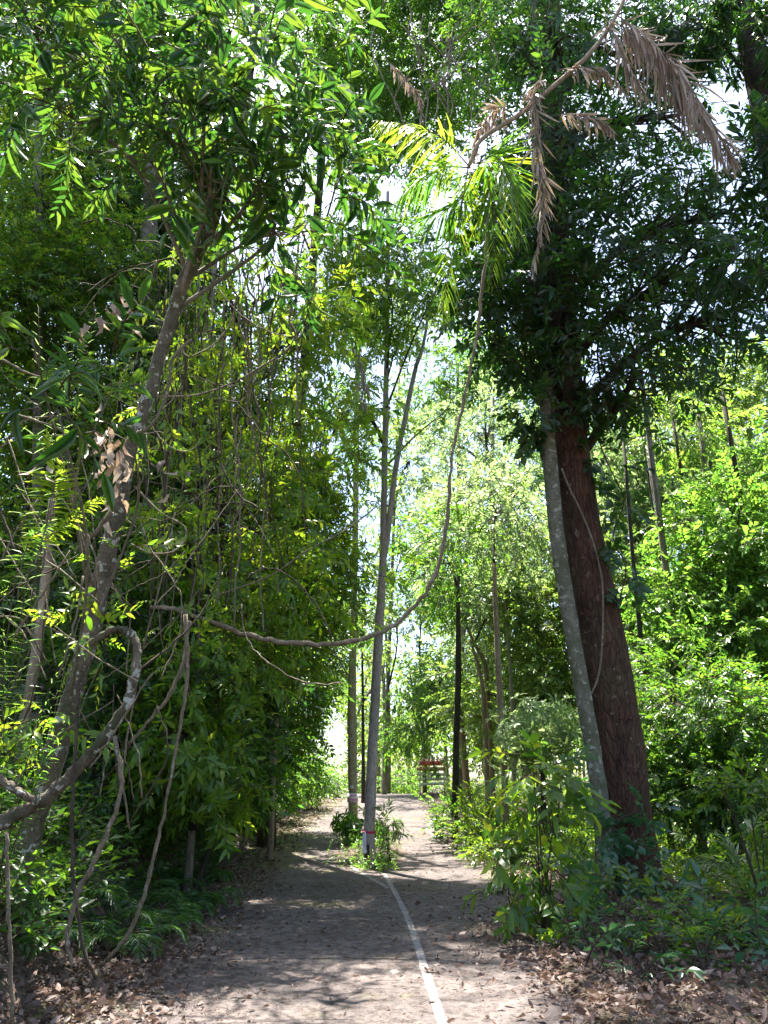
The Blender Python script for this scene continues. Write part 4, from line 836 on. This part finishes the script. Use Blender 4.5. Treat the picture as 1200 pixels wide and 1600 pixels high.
for k in range(44):
    x0 = rng.uniform(250, 400) if k < 34 else rng.uniform(400, 480); y0 = rng.uniform(330, 520); y1 = y0+rng.uniform(250, 650); Y = rng.uniform(8.5, 11.5); wd = rng.uniform(1.2, 3.6)**1.0
    pts = [(x0, y0, wd)]; x = x0; n_ = 7
    for q in range(1, n_+1): x += rng.normal()*9-1.5; pts.append((x, y0+(y1-y0)*q/n_, wd*rng.uniform(.8, 1.1)))
    vine('one of the many thin vines hanging in the curtain left of the road', pts, Y, 'vine_dark' if k % 3 else 'vine', name='hanging_vine', jit=.03, group='hanging vines in the left curtain', k=4, sides=5)
for k in range(14):
    x0 = rng.uniform(600, 760); y0 = rng.uniform(-20, 60); n_ = 6; y1 = y0+rng.uniform(80, 220); x = x0; pts = [(x0, y0, 2)]
    for q in range(1, n_+1): x += rng.normal()*16; pts.append((x, y0+(y1-y0)*q/n_, 2))
    vine('one of the tangled thin vines dangling high over the road', pts, 10.5, 'vine', name='hanging_vine', group='tangled vines high over the road', k=5, sides=5)

for k in range(46):
    x = rng.uniform(120, 430); y = rng.uniform(330, 950); a = rng.uniform(0, 2*pi); Y = rng.uniform(6.8, 10); w_ = rng.uniform(1.2, 2.6); pts = [(x, y, w_)]; bend = rng.normal()*.45
    for q in range(rng.integers(4, 9)): a += bend+rng.normal()*.35; x += 34*math.cos(a); y += 30*math.sin(a)+16; pts.append((x, y, w_))
    vine('one of the fine curling lianas tangled through the left trees', pts, Y, 'vine' if k % 2 else 'vine_dark', name='fine_liana', group='fine lianas tangled through the left trees', k=5, sides=4)
for k in range(40):
    x = rng.uniform(-10, 230); y = rng.uniform(780, 1330); a = R(rng.uniform(35, 150)); l = rng.uniform(70, 240); Y = rng.uniform(6.3, 8.5); w_ = rng.uniform(1.5, 4)
    m = (x+math.cos(a)*l*.5+rng.normal()*10, y-math.sin(a)*l*.5+rng.normal()*10)
    vine('one of the thin bare sticks criss-crossing the left bank', [(x, y, w_), (m[0], m[1], w_*.9), (x+math.cos(a)*l, y-math.sin(a)*l, w_*.6)], Y, 'vine' if k % 3 else 'vine_dark', name='bare_stick', group='bare sticks on the left bank', sides=5)
# ------------------------------------------------------------------ grass tufts on the bank
for k, (a, b) in enumerate([(85, 1400), (110, 1390), (140, 1410), (20, 1450), (60, 1450), (100, 1450), (40, 1400), (170, 1420), (15, 1380)]):
    c = ground(a, b); mb = MB(); n_ = 34
    A = rng.normal(size=(n_, 3))*.5+np.array((0, 0, 1.)); lv, lt = leaf0(1., .03, .3, .55, 'lance')
    instance(mb, [(lv, lt, np.zeros(8, int))], c+rng.normal(size=(n_, 3))*np.array((.06, .06, .0)), A, rng.uniform(.3, .65, n_), 1.)
    tag(mb.build('grass_tuft', M['leaf_fern']), ['grass tuft just right of the leaning trunk foot', 'grass tuft behind the curling vine', 'rightmost of the long grass tufts near the curling vine', 'grass tuft left of the leaning trunk, by the edge', 'grass tuft on the trunk foot itself', 'lowest grass tuft, in front of the dark hanging vine', 'grass tuft tucked behind the leaning trunk', 'grass tuft farthest right on the bank', 'grass tuft farthest left, half out of view'][k], 'grass tuft', 'grass tufts on the left bank')

# ------------------------------------------------------------------ ground cover
reseed(101)
def cover(name, label, n, samp, kind, mat, sc, hmax=.3):
    P = samp(n); P = P[(P[:, 0] > xr(P[:, 1])+.25) | (P[:, 0] < xl(P[:, 1])-.2)]
    z = G(P[:, 0], P[:, 1]); h = rng.random(len(P))**1.5*hmax*(.5+.5*(1+nz(P[:, 0], P[:, 1], 1.1, 3))); P = np.stack([P[:, 0], P[:, 1], z+.03+h], 1)
    A = rng.normal(size=P.shape)*np.array((1, 1, .4))+np.array((0, 0, .55)); mb = MB(); instance(mb, TW[kind], P, A, sc*rng.uniform(.7, 1.3, len(P)), .5)
    tag(mb.build(name, [M[mat], M['twigmat']]), label, 'undergrowth', kind='stuff')
def s_right(n):
    y = rng.uniform(7.5, 26, n); x = xr(y)+.3+rng.random(n)**1.1*11; k = ~(((x-3.5)/1.6)**2+((y-10.9)/2.5)**2 < 1) & ~((y < 8.2) & (x < 4.6)) & ~((y < 9.6) & (x < 2.9))
    return np.stack([x[k], y[k]], 1)
cover('ground_cover', 'low leafy undergrowth covering the ground right of the road', 9000, s_right, 'mid', 'leaf_mid', .62, .35)
cover('ground_cover', 'taller mixed weeds among the trees right of the road', 2600, s_right, 'small', 'leaf_canopy', 1.0, .6)
cover('ground_cover', 'bushy undergrowth along both far sides of the road', 5200, lambda n: (lambda y, s: np.stack([np.where(s, xr(y)+1.3+rng.random(n)*14, xl(y)-.9-rng.random(n)*12), y], 1))(rng.uniform(20, 62, n), rng.random(n) < .55), 'small', 'leaf_mid', 1.5, .7)
cover('ground_cover', 'tangled low leaves clothing the left bank', 5200, lambda n: (lambda y: np.stack([xl(y)-.25-rng.random(n)**1.2*7, y], 1))(rng.uniform(6.5, 20, n)), 'tiny', 'leaf_canopy', 2.0, .5)
cover('ground_cover', 'mixed leafy weeds climbing the left slope', 2600, lambda n: (lambda y: np.stack([xl(y)-1-rng.random(n)**.8*9, y], 1))(rng.uniform(6.5, 22, n)), 'small', 'leaf_mid', 1.2, 1.2)
for i, (a, b, m_, s_, lab) in enumerate([(1060, 1465, 'leaf_mid', .5, 'small leafy plant right of the roots, catching light'), (955, 1500, 'leaf_blue', .45, 'tiny blue-green seedling in the litter below the roots'), (900, 1475, 'leaf_mid', .4, 'small seedling on the litter mound left of the roots'),
                                         (1100, 1520, 'leaf_canopy', .55, 'dark low weed at the lower right, by the litter'), (1040, 1500, 'leaf_canopy', .5, 'dark seedling directly under the thick tree'), (1160, 1480, 'leaf_mid', .6, 'leafy weed at the right edge of the verge'), (1010, 1530, 'leaf_blue', .4, 'lone seedling lowest on the right verge'), (785, 1400, 'leaf_mid', .5, 'small plant with two big leaves at the right road edge')]):
    c = ground(a, b); shrub('seedling', lab, [(c+np.array((0, 0, .16)), np.array((.2, .16, .12)), 14)], 'mid', m_, s_*1.1, 'seedling', 'seedlings on the right verge', stems=3)

cover('ground_cover', 'sparse small-leaved plants growing through the litter round the thick tree', 110, lambda n: np.stack([rng.uniform(2.1, 5.2, n), rng.uniform(8.2, 11.5, n)], 1), 'tiny', 'leaf_mid', 2.0, .12)
cover('ground_cover', 'blue-green sprigs dotted over the litter on the right verge', 80, lambda n: np.stack([rng.uniform(1.8, 5.5, n), rng.uniform(7.2, 11, n)], 1), 'tiny', 'leaf_blue', 2.4, .14)
# ------------------------------------------------------------------ leaf litter
reseed(111)
lts = []
for k in range(6):
    v, t = leaf0(.1, .045, rng.uniform(-.2, .7), rng.uniform(-.3, .5), ['lance', 'ovate', 'obl'][k % 3], rng.uniform(-.8, .8)); lts.append((v, t, np.zeros(len(t), int)))
def scatter(name, label, n, samp, sz, tilt=.35, lift=.012, kind=None):
    P = samp(n); z = np.maximum(G(P[:, 0], P[:, 1]), RZ(P[:, 1])+.018); P = np.stack([P[:, 0], P[:, 1], z+lift*rng.random(len(P))**2*3+.004], 1)
    a = rng.uniform(0, 2*pi, len(P)); A = np.stack([np.cos(a), np.sin(a), rng.normal(size=len(P))*tilt*.6], 1); mb = MB()
    instance(mb, kind or lts, P, A, rng.uniform(sz[0], sz[1], len(P)), tilt*1.3); return tag(mb.build(name, M['litter']), label, 'leaf litter', kind='stuff')
def s_edge(n, y0=3.5, y1=17):
    y = y0+(y1-y0)*rng.random(n)**1.3; s = rng.random(n) < .5; w_ = np.abs(rng.normal(size=n))
    x = np.where(s, xl(y)+.45-w_*.0+rng.normal(size=n)*.5, xr(y)+.75+rng.normal(size=n)*.6); return np.stack([x, y], 1)
scatter('leaf_litter', 'brown and pinkish dead leaves piled along both edges of the near road', 15000, lambda n: s_edge(n), (.18, 1.05), .7, .02)
scatter('leaf_litter', 'dead leaves and bark bits heaped on the mound before the thick tree', 6000, lambda n: np.stack([3.0+rng.normal(size=n)*1.0, 9.8+rng.normal(size=n)*1.7], 1), (.2, 1.1), .6, .03)
scatter('leaf_litter', 'fallen leaves strewn in the foreground on both sides', 9000, lambda n: (lambda y, s: np.stack([np.where(s, rng.uniform(-4.2, -2.1, n), rng.uniform(1.35, 4.8, n)), y], 1))(rng.uniform(3.5, 9, n), rng.random(n) < .5), (.18, 1.1), .7, .02)
scatter('leaf_litter', 'dead leaves drifted along the far edges of the road', 9000, lambda n: (lambda y, s: np.stack([np.where(s, xl(y)+.1+rng.normal(size=n)*.6, xr(y)+.1+rng.normal(size=n)*.4), y], 1))(rng.uniform(15, 56, n), rng.random(n) < .6), (.7, 1.6), .4)
scatter('leaf_litter', 'single fallen leaves scattered over the road surface', 1300, lambda n: (lambda y: np.stack([rng.uniform(-3, 2.6, n), y], 1))(rng.uniform(4, 26, n)), (.25, .8), .3)
nd = [(lambda v, t: (v, t, np.zeros(len(t), int)))(*leaf1(.09, .005, .1, .1))]
scatter('leaf_litter', 'fine needles and twig bits sprinkled on the near road', 9000, lambda n: (lambda y: np.stack([rng.normal(size=n)*1.5-.2, y], 1))(rng.uniform(4, 15, n)), (.3, .9), .1, .002, nd)
scatter('leaf_litter', 'crumbled dark leaf fragments and soil bits between the fallen leaves', 16000, lambda n: (lambda y, s: np.stack([np.where(s, xl(y)+.5+rng.normal(size=n)*.7, xr(y)+.4+np.abs(rng.normal(size=n))*1.5), y], 1))(rng.uniform(3.5, 15, n), rng.random(n) < .5), (.08, .35), .7, .02)
for k in range(26):
    y = rng.uniform(5, 12); s = rng.random() < .5; x = rng.uniform(1.2, 4) if s else rng.uniform(-3, -1.2); a = rng.uniform(0, pi); l = rng.uniform(.2, .6)
    pp = [(x+math.cos(a)*l*t+rng.normal()*.02, y+math.sin(a)*l*t, 0) for t in (-.5, -.1, .2, .5)]; pp = np.array([(q[0], q[1], max(float(G(q[0], q[1])), float(RZ(q[1])))+.03) for q in pp])
    mb = MB(); S = spline(pp, 3); tube(mb, S, np.linspace(.008, .004, len(S)), 5); tag(mb.build('fallen_twig', M['vine_dark'] if k % 2 else M['vine'], None, True), 'one of the short dead twigs lying in the leaf litter', 'twig', 'fallen twigs in the litter')

# ------------------------------------------------------------------ notice, tag, ribbon, cloth, boards
def box(mb, c, s, rot=None, mi=0):
    V = np.array([(a, b, d) for a in (-.5, .5) for b in (-.5, .5) for d in (-.5, .5)])*np.array(s)
    if rot is not None: V = V@rot.T
    T = [(0, 1, 3), (0, 3, 2), (4, 6, 7), (4, 7, 5), (0, 4, 5), (0, 5, 1), (2, 3, 7), (2, 7, 6), (0, 2, 6), (0, 6, 4), (1, 5, 7), (1, 7, 3)]
    mb.add(V+np.array(c), T, mi)
M['paper'] = plain('paper', (.92, .86, .90), .6, .05); M['pink_ink'] = plain('pink_ink', (.75, .06, .35), .6); M['redcloth'] = plain('redcloth', (.45, .02, .08), .8)
M['lilac'] = plain('lilac', (.72, .72, .88), .8, .08, 8); M['black_scar'] = plain('scar', (.035, .022, .016), .95); M['raw_wood'] = plain('raw_wood', (.36, .27, .13), .85, .25, 10)
M['board_red'] = plain('board_red', (.75, .12, .08), .7); M['board_pink'] = plain('board_pink', (.8, .4, .42), .7); M['board_wood'] = plain('board_wood', (.55, .28, .15), .8); M['board_grey'] = plain('board_grey', (.62, .60, .55), .8); M['board_white'] = plain('board_white', (.75, .74, .76), .7)
reseed(121)
def wrap(c, rad, h, a0, a1, n=10, th=.004, waver=0):
    V = []; T = []
    for i in range(n+1):
        a = a0+(a1-a0)*i/n
        for zz in (-h/2, h/2):
            for rr in (rad, rad+th): V.append((c[0]+rr*math.cos(a), c[1]+rr*math.sin(a), c[2]+zz+waver*math.sin(i*1.7)))
    for i in range(n):
        o = i*4; q = o+4
        for a, b, c_, d in ((o+1, q+1, q+3, o+3), (o, o+2, q+2, q), (o+2, o+3, q+3, q+2), (o, q, q+1, o+1)): T += [(a, b, c_), (a, c_, d)]
    T += [(0, 1, 3), (0, 3, 2)]; o = n*4; T += [(o, o+2, o+3), (o, o+3, o+1)]
    return np.array(V), np.array(T)
def at_trunk(S, r_px, py, Y):
    j = np.argmin(np.abs(project(S)[1]-py)); return S[j], r_px/2*depth(py, Y)/F
c, rd = at_trunk(SR, 14.5, 1248, 24); rd *= 1.03
sg = empty('notice', c, 'white notice with pink writing wrapped around the tan islet tree', 'notice')
mb = MB(); mb.add(*wrap(c, rd+.022, .25, -pi/2-1.35, -pi/2+1.35)); sheet_o = mb.build('sheet', M['paper'], sg)
mb = MB()
for row, (a0, a1, n_) in enumerate(((-.5, .75, 6), (-1.05, .95, 10))):
    for i in range(n_):
        a = -pi/2+a0+(a1-a0)*i/n_; z = c[2]+.055-.11*row
        V, T = wrap((c[0], c[1], z+.008*rng.normal()), rd+.030, .065*rng.uniform(.7, 1.2), a, a+.09, 2, .002); mb.add(V, T)
        V, T = wrap((c[0], c[1], z+.02), rd+.030, .018, a, a+.15, 2, .002); mb.add(V, T)
mb.build('writing', M['pink_ink'], sheet_o)
mb = MB(); c2, rd2 = at_trunk(SR, 14.5, 1225, 24)
V = [(c2[0]-.02+0, c2[1]-rd2-.02, c2[2])]; n_ = 14
for q in (0, 1):
    pass
ring = np.array([(c2[0]-.02+.065*math.cos(2*pi*i/n_), c2[1]-rd2*1.05-.012, c2[2]+.05*math.sin(2*pi*i/n_)) for i in range(n_)]); ring2 = ring+np.array((0, .02, 0))
V = np.vstack([ring, ring2, ring.mean(0)[None], ring2.mean(0)[None]]); T = []
for i in range(n_):
    j = (i+1) % n_; T += [(i, j, 2*n_), (n_+j, n_+i, 2*n_+1), (i, n_+i, n_+j), (i, n_+j, j)]
mb.add(V, T); tag(mb.build('tree_tag', M['board_white']), 'small round white tag on the tan islet tree above the notice', 'tag')
# bare scar below the notice
c, rd = at_trunk(SR, 14.8, 1262, 24)
mb = MB()
for i in range(9):
    hh = .02+.0*i
P = []
V, T = wrap((c[0], c[1], c[2]-.33), rd*1.02, .72, -pi/2-.75, -pi/2+.65, 8, .006); mb.add(V, T); mb.build('bark_scar', M['raw_wood'], rear)
c, rd = at_trunk(SF, 18, 1297, 17.6)
mb = MB(); mb.add(*wrap(c, rd*1.04, .05, -pi*1.0, pi*1.0, 24, .006, .004)); tag(mb.build('ribbon', M['redcloth']), 'dark red ribbon tied round the forked islet tree', 'ribbon')
mb = MB(); V = []; T = []
n_ = 8
for i in range(n_+1):
    t = i/n_
    for j in range(6):
        a = -pi/2-.95+.75*(j/5)*(.6+.4*t)-.0*t; rr = rd*1.1+.02+.018*math.sin(j*2.2+t*3)
        V.append((c[0]+rr*math.cos(a), c[1]+rr*math.sin(a), c[2]+.02-.42*t+.02*math.sin(j*1.5)*t))
for i in range(n_):
    for j in range(5): o = i*6+j; T += [(o, o+1, o+7), (o, o+7, o+6)]
V = np.array(V); mb.add(V, T); V2 = V.copy(); V2[:, 1] += .006; mb.add(V2, np.array(T)[:, ::-1]); tag(mb.build('cloth', M['lilac'], None, True), 'pale lilac cloth hanging from the ribbon on the forked islet tree', 'cloth')
mb = MB(); mb.add(*wrap((c[0], c[1], .27), rd*1.06, .44, -pi/2-.75, -pi/2+.1, 6, .012)); mb.build('hollow', M['black_scar'], front)
mb = MB(); mb.add(*wrap((c[0], c[1], .22), rd*1.07, .40, -pi/2+.12, -pi/2+.8, 6, .015)); mb.build('bark_scar', M['raw_wood'], front)

# stack of boards on posts at the crest
g = ground(676, 1243); Yb = 50.; b = W(676, 1205, Yb); gz = float(G(b[0], Yb)); u = depth(1205, Yb)/F
sb = empty('sign_boards', (b[0], Yb, gz), 'stack of weathered sign boards with red lettering on posts at the crest', 'sign')
mb = MB()
for dx in (-20, 18): pp = b[0]+dx*u; mb.add(*(lambda q: (q.V[0], q.T[0]))((lambda q: (tube(q, [(pp, Yb+.08, gz-.2), (pp, Yb+.08, b[2]+16*u)], .05, 8), q)[1])(MB())))
mb.build('post', M['board_grey'], sb)
rows = [(10.5, 6, 'board_red', -5, 34), (3, 5, 'board_wood', -2, 42), (-4, 3.5, 'board_grey', 0, 42), (-10, 4, 'board_grey', 0, 40), (-16, 3.5, 'board_white', 1, 36)]
u *= 1.15
for (dy, hh, mt, dx, wd) in rows:
    mb = MB(); box(mb, (b[0]+dx*u*.3, Yb, b[2]+dy*u), (wd*u, .05, hh*u), roty(R(rng.normal()*1.2))); bo = mb.build('board', M[mt], sb)
    top_board = bo if mt == 'board_red' else top_board
mb = MB()
for i in range(9): box(mb, (b[0]+(-17+i*4.0)*u, Yb-.04, b[2]+(11+3.5*abs(math.sin(i*1.3)))*u), (2.2*u, .03, (5+3*abs(math.cos(i*2.1)))*u), roty(R(rng.normal()*14)))
for i in range(6): box(mb, (b[0]+(-14+i*5.)*u, Yb-.04, b[2]+3*u), (3.2*u, .03, 2.2*u), roty(R(rng.normal()*8)))
mb.build('lettering', M['board_pink'], top_board)

# alike thin trees are told apart by which stands farther left
seen = {}
for o in SC.objects:
    if o.get('group') == 'thin trees in the wood': seen.setdefault(o['label'], []).append(o)
for k, v in seen.items():
    if len(v) > 1:
        v.sort(key=lambda o: o.location.x/o.location.y)
        for i, o in enumerate(v): o['label'] = k+', '+(['leftmost', 'rightmost'] if len(v) == 2 else ['leftmost']+['middle']*(len(v)-2)+['rightmost'])[i]
